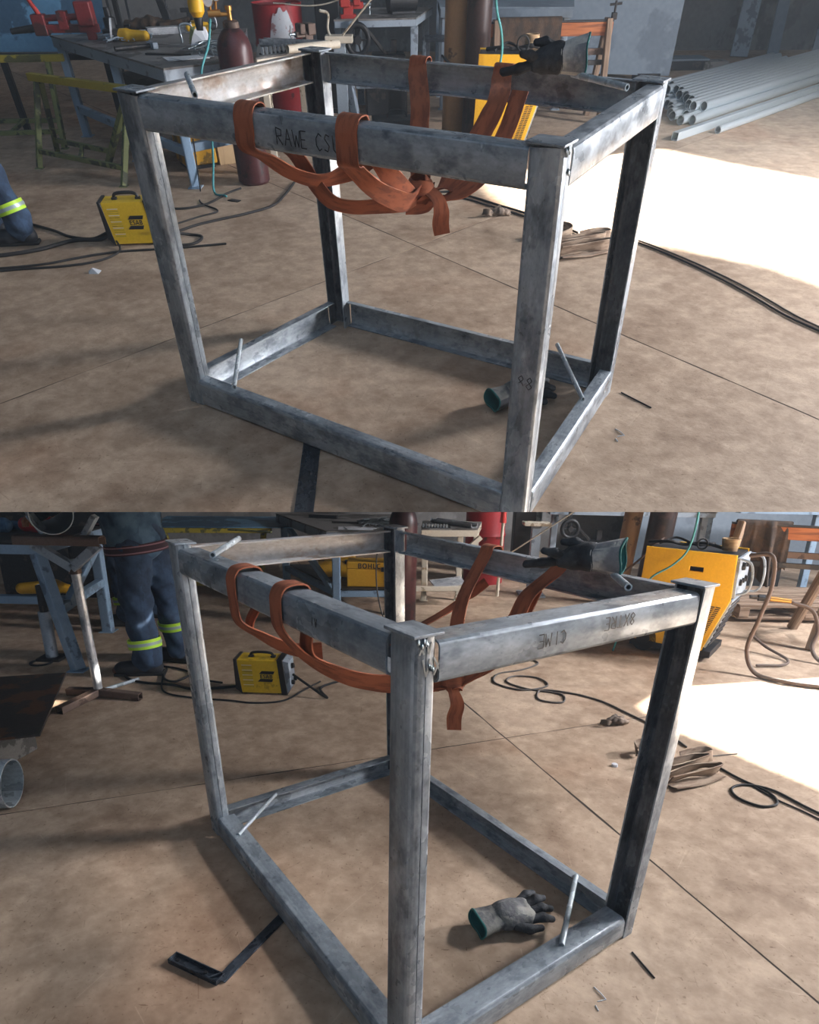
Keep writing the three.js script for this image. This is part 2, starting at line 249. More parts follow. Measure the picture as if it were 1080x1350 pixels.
function ribbon(pts, dirs, width, thick = 0.004, n = 60) {   // a strap: a curve through pts, its breadth along dirs
  const c = new THREE.CatmullRomCurve3(pts.map(arr), false, 'centripetal'), D = dirs.map(arr), rings = [];
  const at = []; { const total = pts.length - 1; for (let i = 0; i <= n; i++) at.push(i / n * total); }
  const wAt = (k) => (Array.isArray(width) ? lerp(width[Math.floor(k)], width[Math.min(width.length - 1, Math.floor(k) + 1)], k % 1) : width);
  let len = 0, prev = null;
  for (const k of at) {
    const t = k / (pts.length - 1), p = c.getPoint(t), tan = c.getTangent(t), d = D[Math.floor(k)].clone().lerp(D[Math.min(D.length - 1, Math.floor(k) + 1)], k % 1); d.addScaledVector(tan, -d.dot(tan)).normalize();
    const nn = tan.clone().cross(d).normalize(); if (prev) len += prev.distanceTo(p); prev = p;
    rings.push({ p, d, nn, len, w: wAt(k) });
  }
  const sides = []; const half = thick / 2;
  const side = (f, g, v0, v1) => { const pos = [], uv = [], idx = []; rings.forEach((r, i) => { for (const [fn, v] of [[f, v0], [g, v1]]) { const q = fn(r); pos.push(q.x, q.y, q.z); uv.push(r.len, v * r.w); } if (i) { const a = i * 2; idx.push(a - 2, a - 1, a, a - 1, a + 1, a); } }); const k = new THREE.BufferGeometry(); k.setAttribute('position', new THREE.Float32BufferAttribute(pos, 3)); k.setAttribute('uv', new THREE.Float32BufferAttribute(uv, 2)); k.setIndex(idx); k.computeVertexNormals(); sides.push(strip(k)); };
  const c4 = (a, b) => (r) => r.p.clone().addScaledVector(r.d, a * r.w / 2).addScaledVector(r.nn, b * half);
  side(c4(-1, 1), c4(1, 1), 0, 1); side(c4(1, -1), c4(-1, -1), 1, 0); side(c4(1, 1), c4(1, -1), 0, 0.05); side(c4(-1, -1), c4(-1, 1), 0, 0.05);
  return mergeGeometries(sides);
}
function fieldMesh(bones, cell, k = 0.03, wobble) {   // one smooth skin round tapered capsules, by marching cubes
  const lo = V(1e9, 1e9, 1e9), hi = V(-1e9, -1e9, -1e9); bones = bones.map((b) => ({ a: arr(b[0]), b: arr(b[1]), ra: b[2], rb: b[3] ?? b[2], s: b[4] }));
  for (const b of bones) { const r = Math.max(b.ra, b.rb) + k + cell * 2; for (const q of [b.a, b.b]) { lo.min(q.clone().subScalar(r)); hi.max(q.clone().addScalar(r)); } }
  const nx = Math.ceil((hi.x - lo.x) / cell) + 1, ny = Math.ceil((hi.y - lo.y) / cell) + 1, nz = Math.ceil((hi.z - lo.z) / cell) + 1, f = new Float32Array(nx * ny * nz).fill(1e3);
  for (const b of bones) {
    const ab = b.b.clone().sub(b.a), L2 = Math.max(ab.lengthSq(), 1e-9), reach = Math.max(b.ra, b.rb) + 3 * k + cell * 2;
    const i0 = Math.max(0, Math.floor((Math.min(b.a.x, b.b.x) - reach - lo.x) / cell)), i1 = Math.min(nx - 1, Math.ceil((Math.max(b.a.x, b.b.x) + reach - lo.x) / cell)), j0 = Math.max(0, Math.floor((Math.min(b.a.y, b.b.y) - reach - lo.y) / cell)), j1 = Math.min(ny - 1, Math.ceil((Math.max(b.a.y, b.b.y) + reach - lo.y) / cell)), k0 = Math.max(0, Math.floor((Math.min(b.a.z, b.b.z) - reach - lo.z) / cell)), k1 = Math.min(nz - 1, Math.ceil((Math.max(b.a.z, b.b.z) + reach - lo.z) / cell));
    for (let z = k0; z <= k1; z++) for (let y = j0; y <= j1; y++) for (let x = i0; x <= i1; x++) {
      const px = lo.x + x * cell - b.a.x, py = lo.y + y * cell - b.a.y, pz = lo.z + z * cell - b.a.z, t = clamp((px * ab.x + py * ab.y + pz * ab.z) / L2);
      let dx = px - ab.x * t, dy = py - ab.y * t, dz = pz - ab.z * t; if (b.s) { dx /= b.s[0]; dy /= b.s[1]; dz /= b.s[2]; }
      const d = Math.sqrt(dx * dx + dy * dy + dz * dz) - lerp(b.ra, b.rb, t), q = (z * ny + y) * nx + x, o = f[q];
      if (o > 900) f[q] = d; else { const h = Math.max(k - Math.abs(o - d), 0) / k; f[q] = Math.min(o, d) - h * h * k * 0.25; }
    }
  }
  if (wobble) for (let z = 0, q = 0; z < nz; z++) for (let y = 0; y < ny; y++) for (let x = 0; x < nx; x++, q++) if (f[q] < 0.2) f[q] += wobble(lo.x + x * cell, lo.y + y * cell, lo.z + z * cell);
  const pos = [], corner = [[0, 0, 0], [1, 0, 0], [1, 1, 0], [0, 1, 0], [0, 0, 1], [1, 0, 1], [1, 1, 1], [0, 1, 1]], edge = [[0, 1], [1, 2], [2, 3], [3, 0], [4, 5], [5, 6], [6, 7], [7, 4], [0, 4], [1, 5], [2, 6], [3, 7]];
  const bitOf = [1, 2, 4, 8, 16, 32, 64, 128], cornerOf = corner;
  for (let z = 0; z < nz - 1; z++) for (let y = 0; y < ny - 1; y++) for (let x = 0; x < nx - 1; x++) {
    let code = 0; const v = []; for (let c = 0; c < 8; c++) { const [a, b, d] = cornerOf[c]; v[c] = f[((z + d) * ny + y + b) * nx + x + a]; if (v[c] < 0) code |= bitOf[c]; }
    if (!edgeTable[code]) continue;
    for (let t = code * 16; triTable[t] !== -1; t += 3) for (const o of [0, 1, 2]) { const [a, b] = edge[triTable[t + o]], s = v[a] / (v[a] - v[b]), A = cornerOf[a], B = cornerOf[b]; pos.push(lo.x + (x + lerp(A[0], B[0], s)) * cell, lo.y + (y + lerp(A[1], B[1], s)) * cell, lo.z + (z + lerp(A[2], B[2], s)) * cell); }
  }
  let vol = 0; for (let i = 0; i < pos.length; i += 9) vol += pos[i] * (pos[i + 4] * pos[i + 8] - pos[i + 5] * pos[i + 7]) - pos[i + 1] * (pos[i + 3] * pos[i + 8] - pos[i + 5] * pos[i + 6]) + pos[i + 2] * (pos[i + 3] * pos[i + 7] - pos[i + 4] * pos[i + 6]);
  if (vol < 0) for (let i = 0; i < pos.length; i += 9) for (let c = 0; c < 3; c++) [pos[i + c], pos[i + 3 + c]] = [pos[i + 3 + c], pos[i + c]];
  let g = new THREE.BufferGeometry(); g.setAttribute('position', new THREE.Float32BufferAttribute(pos, 3)); g = mergeVertices(g, cell * 0.02); g.computeVertexNormals();
  return boxUV(g);
}

// ───────────────────────── things, parts, names ─────────────────────────
const taken = new Map();
function numbered(name) { const n = taken.get(name) ?? 0; taken.set(name, n + 1); return n ? `${name}_${String(n).padStart(3, '0')}` : name; }
const inverseOf = new WeakMap(), hallOf = new WeakMap();
function place(o, hall, base = [0, 0, 0], turn = 0) {
  const m = hall.M.clone().multiply(new THREE.Matrix4().makeTranslation(...base)).multiply(new THREE.Matrix4().makeRotationY(turn));
  m.decompose(o.position, o.quaternion, o.scale); o.scale.set(1, 1, 1);
}
function thing(hall, name, label, category, base = [0, 0, 0], turn = 0, group) {
  const o = new THREE.Group(); o.name = numbered(name); scene.add(o); place(o, hall, base, turn);
  o.userData = { label, category }; if (group) o.userData.group = group;
  inverseOf.set(o, new THREE.Matrix4().makeTranslation(...base).multiply(new THREE.Matrix4().makeRotationY(turn)).invert()); hallOf.set(o, hall); return o;
}
// part(): shapes given in the thing\'s own axes; partAt(): shapes given in the hall\'s axes
function part(parent, name, geos, material, label) { const m = new THREE.Mesh(merge([geos]), material); m.name = numbered(name); m.castShadow = m.receiveShadow = true; parent.add(m); if (label) m.userData.label = label; return m; }
function partAt(root, name, geos, material, parent = root, label) { return part(parent, name, merge([geos]).clone().applyMatrix4(inverseOf.get(root)), material, label); }
function single(hall, name, label, category, geos, material, base = [0, 0, 0], turn = 0, group) { const m = new THREE.Mesh(merge([geos]), material); m.name = numbered(name); m.castShadow = m.receiveShadow = true; scene.add(m); place(m, hall, base, turn); m.userData = { label, category }; if (group) m.userData.group = group; return m; }
function singleAt(hall, name, label, category, geos, material, base, group) { return single(hall, name, label, category, merge([geos]).clone().translate(-base[0], -base[1], -base[2]), material, base, 0, group); }
function struct(hall, name, geos, material, label) { const m = new THREE.Mesh(merge([geos]), material); m.name = name; m.castShadow = m.receiveShadow = true; scene.add(m); place(m, hall); m.userData.kind = 'structure'; if (label) m.userData.label = label; return m; }

// ───────────────────────── the setting ─────────────────────────
// A floor is bays of screed parted by sawn joints, over a base.
function hullFloor(pts) {   // top and bottom outlines of a floor with an undercut front edge
  const n = pts.length / 2, top = pts.slice(0, n), bot = pts.slice(n), tri = THREE.ShapeUtils.triangulateShape(top.map((p) => new THREE.Vector2(p.x, -p.z)), []), pos = [];
  const put = (...v) => v.forEach((p) => pos.push(p.x, p.y, p.z));
  for (const [a, b, c] of tri) { put(top[a], top[b], top[c]); put(bot[a], bot[c], bot[b]); }
  for (let i = 0; i < n; i++) { const j = (i + 1) % n; put(top[i], bot[i], bot[j]); put(top[i], bot[j], top[j]); }
  const g = new THREE.BufferGeometry(); g.setAttribute('position', new THREE.Float32BufferAttribute(pos, 3)); g.computeVertexNormals(); return boxUV(g);
}
function floorOf(hall, prefix, outline, joints, cut) {
  const under = cut ? hullFloor([...cutPoly(outline, -0.0012), ...cutPoly(outline, -0.12)]) : slab(outline, -0.3, -0.0012);
  const base = struct(hall, prefix + 'floor', under, M.joint);
  // the bays: the outline cut by the two joint lines into four
  const [j1, j2] = joints, side = ([a, b], p) => (b[0] - a[0]) * (p[1] - a[1]) - (b[1] - a[1]) * (p[0] - a[0]);
  const clipTo = (poly, [a, b], sgn, gap) => {
    const L = Math.hypot(b[0] - a[0], b[1] - a[1]), d = (p) => sgn * side([a, b], p) / L - gap, out = [];
    poly.forEach((p, i) => { const q = poly[(i + 1) % poly.length], dp = d(p), dq = d(q); if (dp >= 0) out.push(p); if ((dp >= 0) !== (dq >= 0)) { const t = dp / (dp - dq); out.push([lerp(p[0], q[0], t), lerp(p[1], q[1], t)]); } });
    return out;
  };
  for (const s1 of [1, -1]) for (const s2 of [1, -1]) {
    let poly = clipTo(clipTo(outline, j1, s1, 0.0035), j2, s2, 0.0045); if (poly.length < 3) continue;
    // ragged edge along the joints
    const fine = []; poly.forEach((p, i) => { const q = poly[(i + 1) % poly.length], n = Math.ceil(Math.hypot(q[0] - p[0], q[1] - p[1]) / 0.12), on = [j1, j2].some((j) => Math.abs(side(j, p)) < 0.2 && Math.abs(side(j, q)) < 0.2); for (let k = 0; k < (on ? n : 1); k++) fine.push([lerp(p[0], q[0], k / n) + (on && k ? R(-0.0025, 0.0025) : 0), lerp(p[1], q[1], k / n) + (on && k ? R(-0.0025, 0.0025) : 0)]); });
    let g = slab(fine, -0.0011, 0);
    { const p = g.attributes.position, uv = g.attributes.uv; for (let i = 0; i < p.count; i++) uv.setXY(i, p.getX(i) + s1 * 0.6, p.getZ(i) + s2 * 0.4); }
    if (cut) g = clipped(g, CUT);
    part(base, 'floor_bay', g, M.concrete);
  }
  return base;
}
function cutPoly(outline, y) {   // the outline at height y, kept above the cut plane
  const d = (p) => CUT.distanceToPoint(V(p[0], y, p[1])), out = [];
  outline.forEach((p, i) => { const q = outline[(i + 1) % outline.length], a = d(p), b = d(q); if (a >= 0) out.push(V(p[0], y, p[1])); if ((a >= 0) !== (b >= 0)) { const t = a / (a - b); out.push(V(lerp(p[0], q[0], t), y, lerp(p[1], q[1], t))); } });
  return out;
}
floorOf(LO, '', [[-7, 4], [7, 4], [7, -10], [-7, -10]], [[[-1.58, -2.32], [0.85, -3.25]], [[0.32, -3.64], [0.94, -2.05]]]);
floorOf(UP, 'upper_', [[-1.75, -1.9], [1.75, -1.9], [2.2, -2.9], [2.85, -4.5], [3.95, -7.0], [7, -9.5], [7, -15.5], [-7, -15.5], [-7, -9.5], [-3.95, -7.0], [-2.4, -3.5]], [[[-2.0, -3.06], [0.07, -5.30]], [[0.07, -5.30], [1.93, -2.88]]], true);

// walls, with the openings through which the sun and the daylight come
function wallWithHoles(corners, thick, holes) {   // in a wall\'s own plane: x along, y up
  const s = new THREE.Shape(corners.map(([a, b]) => new THREE.Vector2(a, b)));
  for (const h of holes) s.holes.push(new THREE.Path(h.map(([a, b]) => new THREE.Vector2(a, b))));
  return new THREE.ExtrudeGeometry(s, { depth: thick, bevelEnabled: false });
}
{ // right wall: plane x = 7 of the level hall; along = -z
  const X = 7, onWall = (p, hall) => { const w = p.clone().applyMatrix4(hall.M), t = (X + 0.1 - w.x) / SUN.x; return [-(w.z + SUN.z * t), w.y + SUN.y * t]; };
  const lower = [[1.33, -3.62], [1.60, -3.93], [4.6, -4.62], [5.6, -3.4], [4.2, -1.2], [2.05, -2.35], [1.62, -3.02], [1.40, -3.32]].map(([x, z]) => onWall(V(x, 0, z), LO));
  const upper = [[0.60, -6.92], [1.14, -7.46], [2.17, -8.02], [2.52, -8.16], [3.05, -7.56], [3.75, -6.9], [3.4, -4.3], [2.62, -4.45], [2.35, -4.88], [1.70, -5.34], [1.13, -5.52], [0.72, -6.3]].map(([x, z]) => onWall(V(x, 0, z), UP));
  const g = wallWithHoles([[-4.5, 0], [16.5, 0], [16.5, 15], [-4.5, 15]], 0.2, [lower, upper]);
  struct(LO, 'wall_right', boxUV(g).applyMatrix4(basis(V(0, 0, -1), V(0, 1, 0), V(1, 0, 0), V(X, 0, 0))), M.wall);
}
// two glowing panels added on that closed wall; their lamps are set above
const panelGlow = std({ name: 'glowing_panel_face', color: '#e8ecef', roughness: 0.6, emissive: '#f4f6ff', emissiveIntensity: 2.5 });
for (const [k, y, z, w, h] of [[1, 3.0, -3.4, 1.0, 0.6], [2, 5.7, -4.64, 1.1, 0.8]]) {
  const f = struct(LO, `window_${k}`, [bx(0.05, 0.06, w + 0.14, 6.97, y + h / 2 + 0.03, z), bx(0.05, 0.06, w + 0.14, 6.97, y - h / 2 - 0.03, z), bx(0.05, h, 0.06, 6.97, y, z - w / 2 - 0.03), bx(0.05, h, 0.06, 6.97, y, z + w / 2 + 0.03)], M.greyBlue);
  part(f, 'glow_pane', bx(0.01, h, w, 6.975, y, z, 0), panelGlow);
}
struct(LO, 'wall_left', bx(0.2, 15, 21, -7.1, 7.5, -6, 0), M.wallDark);
struct(LO, 'wall_back', bx(14, 4.8, 0.2, 0, 2.4, -9.6, 0), M.wall);
struct(LO, 'wall_front', boxUV(wallWithHoles([[-7.2, 0], [7.2, 0], [7.2, 15], [-7.2, 15]], 0.2, [[[-4, 1.4], [3, 1.4], [3, 3.4], [-4, 3.4]], [[-6.5, 5.6], [6.5, 5.6], [6.5, 14.5], [-6.5, 14.5]]])).translate(0, 0, 4.3), M.wall);
struct(UP, 'wall_upper_back', bx(14, 7, 0.2, 0, 3.4, -14.8, 0), M.wall);
struct(LO, 'ceiling', bx(14.6, 0.2, 21.5, 0, 15.1, -6, 0), M.wall);

// ───────────────────────── the welded frame ─────────────────────────
function steelFrame(hall, label, k) {
  const t = thing(hall, 'steel_cage', label, 'frame', [(k.A[0][0] + k.B[0][0]) / 2, 0, (k.A[0][2] + k.B[0][2]) / 2]);
  const at = (c, y) => arr(k[c][0]).lerp(arr(k[c][1]), y / 1.15), add = (n, g, m, p, l) => { let q = merge([g]); if (hall === UP) q = clipped(q, CUT); return q.attributes.position.count ? partAt(t, n, q, m, p, l) : null; };
  const dir = (a, b, y) => at(b, y).sub(at(a, y)).normalize();
  const ex = dir('A', 'B', 0.6).add(dir('D', 'C', 0.6)).normalize(), ez = dir('A', 'D', 0.6).add(dir('B', 'C', 0.6)).normalize(), up = V(0, 1, 0), { p, q } = k, G = 0.003;
  const off = (v, a, b) => v.clone().addScaledVector(ex, a).addScaledVector(ez, b);
  // posts: A and B are boxes of two channels toe to toe, C and D channels open to the front
  const H = 1.142, post = (c, sx, sz, open) => {
    const lo = at(c, 0), hi = at(c, H), X = ex.clone().multiplyScalar(sx), Z = ez.clone().multiplyScalar(sz);
    const g = open ? channel(lo, hi, Z, X, q, p) : [channel(lo, hi, Z, X, q / 2 - 0.001, p), channel(lo.clone().addScaledVector(Z, q), hi.clone().addScaledVector(Z, q), Z.clone().negate(), X, q / 2 - 0.001, p)];
    add('post', g, M.mill);
    if (open) { const i = 0.0056; add('shade_liner', channel(lo.clone().addScaledVector(Z, i).addScaledVector(X, i).setY(0.004), hi.clone().addScaledVector(Z, i).addScaledVector(X, i).setY(H - 0.002), Z, X, q - i - 0.001, p - 2 * i, 0.0006, 0.012), M.millShade, t, 'dark liner for the deep shade inside the channel'); }  // added dark liner, its colour stands in for shade within the channel
    const [a, b, d] = [X, up, Z], o = hi.clone().addScaledVector(X, p / 2 + 0.002).addScaledVector(Z, q / 2 + 0.004).addScaledVector(up, 0.004);
    const plate = bx(p + 0.012, 0.007, q + 0.016, 0, 0, 0, 0.002), hole = lathe([[0.0055, -0.002], [0.0085, 0], [0.0055, 0.002]], 12);
    const m = basis(X, up, Z, o); if (X.clone().cross(up).dot(Z) < 0) m.multiply(new THREE.Matrix4().makeScale(1, 1, 1));
    add('cap_plate', plate.applyMatrix4(basis(X, up, X.clone().cross(up), o)), M.mill);
  };
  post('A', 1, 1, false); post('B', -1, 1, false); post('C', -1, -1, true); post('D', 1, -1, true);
  // rails: four above, four below
  const rail = (a, b, ya, h, flange, u, g0, g1, mat = M.mill) => {
    const w = dir(a, b, ya), P = at(a, ya).addScaledVector(w, g0), Q = at(b, ya).addScaledVector(w, -g1); add('rail', channel(P, Q, u, up, flange, h), mat);
  };
  const nz = ez.clone().negate(), nx = ex.clone().negate();
  for (const [ya, h] of [[k.ht - k.rh, k.rh], [0.002, k.hb]]) {
    rail('A', 'B', ya, h, k.f[0], ez, p + G, p + G); rail('B', 'C', ya, h, k.f[1], nx, q + G, q + 0.006); rail('D', 'C', ya, h, k.f[2], nz, p + G, p + G); rail('A', 'D', ya, h, k.f[3], ex, q + G, q + G, ya > 0.5 ? M.millRust : M.mill);
  }
  // short tubes laid across the corners, tack welded
  for (const [a, b, r] of k.ties) { add('corner_tie', pipe(a, b, r, r * 0.62), M.galv, t, 'thin bright tube across a corner'); }
  // ground patch and weld beads on the near corner post
  const c = off(at('B', 1.125), -0.004, q * 0.5);
  for (let i = 0; i < 9; i++) { const o = off(at('B', 1.136 - 0.004 * (i % 3) - (i > 5 ? 0.05 : 0)), 0.001, q * (0.15 + 0.08 * i)); add('weld_bead', new THREE.SphereGeometry(R(0.004, 0.008), 8, 6).scale(0.5, 1, 1.5).translate(o.x, o.y, o.z), M.stainless, t, 'bright weld bead'); }
  // hand writing in marker, as flat strokes on the steel
  const GLYPH = { R: [[0, 0, 0, 1, 0.5, 0.9, 0.45, 0.55, 0, 0.5], [0.1, 0.5, 0.55, 0]], A: [[0, 0, 0.3, 1, 0.6, 0], [0.12, 0.4, 0.5, 0.4]], W: [[0, 1, 0.18, 0, 0.35, 0.7, 0.52, 0, 0.7, 1]], E: [[0.5, 1, 0, 1, 0, 0, 0.5, 0], [0, 0.5, 0.4, 0.5]], C: [[0.55, 0.85, 0.3, 1, 0.05, 0.7, 0.05, 0.3, 0.3, 0, 0.55, 0.15]], S: [[0.5, 0.9, 0.2, 1, 0.05, 0.75, 0.45, 0.35, 0.3, 0.02, 0, 0.12]], U: [[0, 1, 0.05, 0.2, 0.3, 0, 0.5, 0.2, 0.55, 1]], M: [[0, 0, 0.1, 1, 0.3, 0.4, 0.5, 1, 0.62, 0]], I: [[0.2, 0, 0.2, 1]], T: [[0, 1, 0.6, 0.95], [0.3, 1, 0.28, 0]], X: [[0, 0, 0.5, 1], [0, 1, 0.5, 0]], 8: [[0.3, 0.5, 0.05, 0.75, 0.3, 1, 0.5, 0.75, 0.3, 0.5, 0.02, 0.25, 0.3, 0, 0.55, 0.25, 0.3, 0.5]], V: [[0, 1, 0.25, 0, 0.5, 1]] };
  for (const [text, origin, du, dv, nrm, size, mat, wide] of (k.writing ? k.writing({ at, ex, ez, off, up }) : [])) {
    const out = []; let x = 0; for (const ch of text) { for (const st of GLYPH[ch] || []) for (let i = 0; i + 3 < st.length; i += 2) { const q = (j) => origin.clone().addScaledVector(du, (x + st[j]) * size).addScaledVector(dv, st[j + 1] * size).addScaledVector(nrm, 0.0006); out.push(bar(q(i), q(i + 2), wide || 0.0026, 0.0008, nrm, 0)); } x += ch === ' ' ? 0.6 : 0.78; }
    add('lettering', out, mat || M.black);
  }
  k.at = at; k.ex = ex; k.ez = ez; k.off = off; return t;
}
const FU = { A: [[-1.078, 0, -3.088], [-1.012, 1.15, -3.003]], D: [[-0.412, 0, -4.035], [-0.427, 1.15, -4.007]], B: [[0.44, 0, -2.049], [0.413, 1.15, -2.155]], C: [[1.013, 0, -3.164], [0.951, 1.15, -3.163]],
  writing: ({ at, ex, ez, up }) => [['RAWE CSUM', at('A', 1.062).lerp(at('B', 1.062), 0.42), ex, up, ez.clone().negate(), 0.042, M.darkMetal], ['88', at('B', 0.52).addScaledVector(ex, -0.075), ex, up, ez.clone().negate(), 0.04, M.darkMetal], ['IV', at('A', 1.09).lerp(at('B', 1.09), 0.74), ex, up, ez.clone().negate(), 0.02, M.darkMetal]], p: 0.103, q: 0.076, ht: 1.138, rh: 0.098, hb: 0.125, f: [0.058, 0.062, 0.042, 0.055],
  ties: [[[-0.81, 1.152, -3.24], [-0.70, 1.152, -2.85], 0.010], [[0.61, 1.152, -3.23], [0.75, 1.152, -2.95], 0.010], [[-0.85, 0.14, -3.43], [-0.80, 0.14, -2.93], 0.010], [[0.75, 0.14, -3.36], [0.78, 0.14, -2.80], 0.010]] };
const FL = { A: [[-0.793, 0, -2.228], [-0.836, 1.15, -2.207]], D: [[-0.051, 0, -2.778], [-0.079, 1.15, -2.78]], B: [[0.008, 0, -1.124], [0.007, 1.15, -1.124]], C: [[0.748, 0, -1.678], [0.80, 1.15, -1.665]],
  writing: ({ at, ex, ez, up }) => [['CIME', at('B', 1.105).lerp(at('C', 1.105), 0.42), ez.clone().negate(), up.clone().negate(), ex, 0.030, M.darkMetal, 0.0022], ['8XTRE', at('B', 1.115).lerp(at('C', 1.115), 0.66), ez.clone().negate(), up.clone().negate(), ex, 0.030, M.darkMetal, 0.0022], ['IV', at('A', 1.08).lerp(at('B', 1.08), 0.72), ex, up, ez.clone().negate(), 0.02, M.darkMetal, 0.002], ['VXW', at('B', 1.065).addScaledVector(ez, 0.02), ez, up, ex, 0.035, M.stainless, 0.004], ['XV', at('B', 1.11).addScaledVector(ez, 0.012), ez, up, ex, 0.022, M.stainless, 0.004]], p: 0.087, q: 0.057, ht: 1.131, rh: 0.088, hb: 0.082, f: [0.07, 0.075, 0.045, 0.055],
  ties: [[[-0.62, 1.142, -2.32], [-0.61, 1.142, -1.97], 0.010], [[0.57, 1.142, -1.87], [0.555, 1.142, -1.63], 0.010], [[-0.55, 0.084, -2.35], [-0.63, 0.084, -2.05], 0.008], [[0.59, 0.084, -1.85], [0.47, 0.084, -1.52], 0.009]] };
steelFrame(UP, 'upper box frame of grey channel steel, its nearest post cut by the floor edge', FU);
steelFrame(LO, 'lower box frame of grey channel steel, standing whole, a glove inside its base', FL);

// ───────────────────────── the lifting sling knotted over the frame ─────────────────────────
function sling(hall, k, label, S) {
  const W = S.width, e = 0.006, t = thing(hall, 'webbing_sling', label, 'strap', S.knot), up = V(0, 1, 0);
  const on = (c1, c2, s, inward, inset, y) => k.at(c1, y).lerp(k.at(c2, y), s).addScaledVector(inward, inset).setY(y);
  const along = (c1, c2) => k.at(c2, k.ht).sub(k.at(c1, k.ht)).normalize();
  const nz = k.ez.clone().negate(), top = k.ht + e, low = k.ht - k.rh;
  S.front.forEach(({ s, path, back }) => {
    const w = along('A', 'B'), P = (i, y) => on('A', 'B', s, k.ez, i, y), f = k.f[0];
    const over = [P(f + 0.012, low + 0.01), P(f + 0.008, top - 0.02), P(f - 0.004, top + 0.004), P(0.01, top + 0.003), P(-e, top - 0.02), P(-e - 0.002, (top + low) / 2), P(-e, low + 0.004)];
    partAt(t, 'strap', ribbon([...over, ...path], [...over.map(() => w), ...path.map((_, i) => w.clone().lerp(S.twist, Math.min(1, (i + 1) / path.length)))], W, 0.004, 110), M.webbing);
    partAt(t, 'strap', ribbon([over[0], ...back], [w, ...back.map((_, i) => w.clone().lerp(S.twist, (i + 1) / back.length))], W * 0.9, 0.004, 60), M.webbing);
  });
  S.rear.forEach(({ s, path }) => {
    const w = along('D', 'C'), f = k.f[2], P = (i, y) => on('D', 'C', s, nz, i, y);
    const over = [P(-e, low), P(-e, top - 0.02), P(0.004, top + 0.003), P(f - 0.002, top + 0.003), P(f + 0.008, top - 0.02)];
    partAt(t, 'strap', ribbon([...over, ...path], [...over.map(() => w), ...path.map((_, i) => w.clone().lerp(S.twist2, (i + 1) / path.length * 0.8))], W, 0.004, 90), M.webbing);
  });
  for (const p of S.extra) partAt(t, 'strap', ribbon(p, p.map((_, i) => along('D', 'C').lerp(S.twist2, i / p.length)), W * 0.85, 0.004, 60), M.webbing);
  partAt(t, 'tail', ribbon(S.tail, S.tail.map((_, i) => V(0.75, 0.1, -0.4 + i * 0.12)), [W * 0.7, W * 0.6, W * 0.8, W * 0.85, W * 0.8], 0.004, 50), M.webbing);
  const K = arr(S.knot);   // the knot: turns of the same webbing
  for (const [r, tilt, wob] of [[0.030, 0.3, 0.004], [0.036, -0.35, 0.006], [0.033, 0.9, 0.005]]) {
    const pts = [], dd = []; for (let i = 0; i <= 14; i++) { const a = i / 14 * Math.PI * 2, c = V(Math.cos(a) * r, Math.sin(a * 2) * wob + (i - 7) * 0.0012, Math.sin(a) * r).applyEuler(new THREE.Euler(tilt, 0, tilt * 0.7)).multiplyScalar(W / 0.06).add(K); pts.push(c); dd.push(V(0, 1, 0).applyEuler(new THREE.Euler(tilt, 0, tilt * 0.7))); }
    partAt(t, 'knot_turn', ribbon(pts, dd, W * 0.6, 0.005, 48), M.webbing);
  }
  return t;
}
sling(UP, FU, 'orange webbing sling knotted across the upper frame, tail hanging under the front rail', {
  width: 0.078, knot: [0.053, 0.852, -3.05], twist: V(0.25, 0.9, 0.3), twist2: V(0.8, 0.4, -0.3),
  front: [
    { s: 0.345, path: [[-0.471, 1.009, -2.740], [-0.402, 0.955, -2.800], [-0.313, 0.920, -2.860], [-0.231, 0.933, -2.880], [-0.152, 0.976, -2.860], [-0.097, 1.011, -2.850]], back: [[-0.395, 0.996, -2.86], [-0.342, 0.916, -2.88], [-0.282, 0.848, -2.90], [-0.206, 0.826, -2.92], [-0.107, 0.821, -2.95], [-0.006, 0.817, -3.0], [0.068, 0.820, -3.05]] },
    { s: 0.585, path: [[-0.170, 1.020, -2.550], [-0.119, 0.952, -2.650], [-0.060, 0.885, -2.800], [0.008, 0.834, -2.950], [0.05, 0.84, -3.03]], back: [[-0.09, 1.024, -2.6], [-0.056, 0.967, -2.7], [-0.019, 0.895, -2.85], [0.014, 0.837, -2.98]] }],
  rear: [{ s: 0.36, path: [[0.053, 1.041, -3.380], [0.049, 0.986, -3.3], [0.048, 0.923, -3.2], [0.053, 0.870, -3.08]] }, { s: 0.60, path: [[0.334, 1.081, -3.18], [0.295, 1.022, -3.15], [0.22, 0.915, -3.12], [0.152, 0.849, -3.1], [0.083, 0.832, -3.06]] }],
  extra: [[[0.42, 1.11, -3.2], [0.372, 1.011, -3.12], [0.30, 0.90, -3.08], [0.221, 0.846, -3.06], [0.142, 0.819, -3.05], [0.068, 0.802, -3.04], [-0.003, 0.808, -3.02]]],
  tail: [[0.070, 0.86, -3.03], [0.116, 0.831, -3.0], [0.132, 0.788, -3.0], [0.131, 0.75, -3.0], [0.138, 0.715, -3.0]],
});
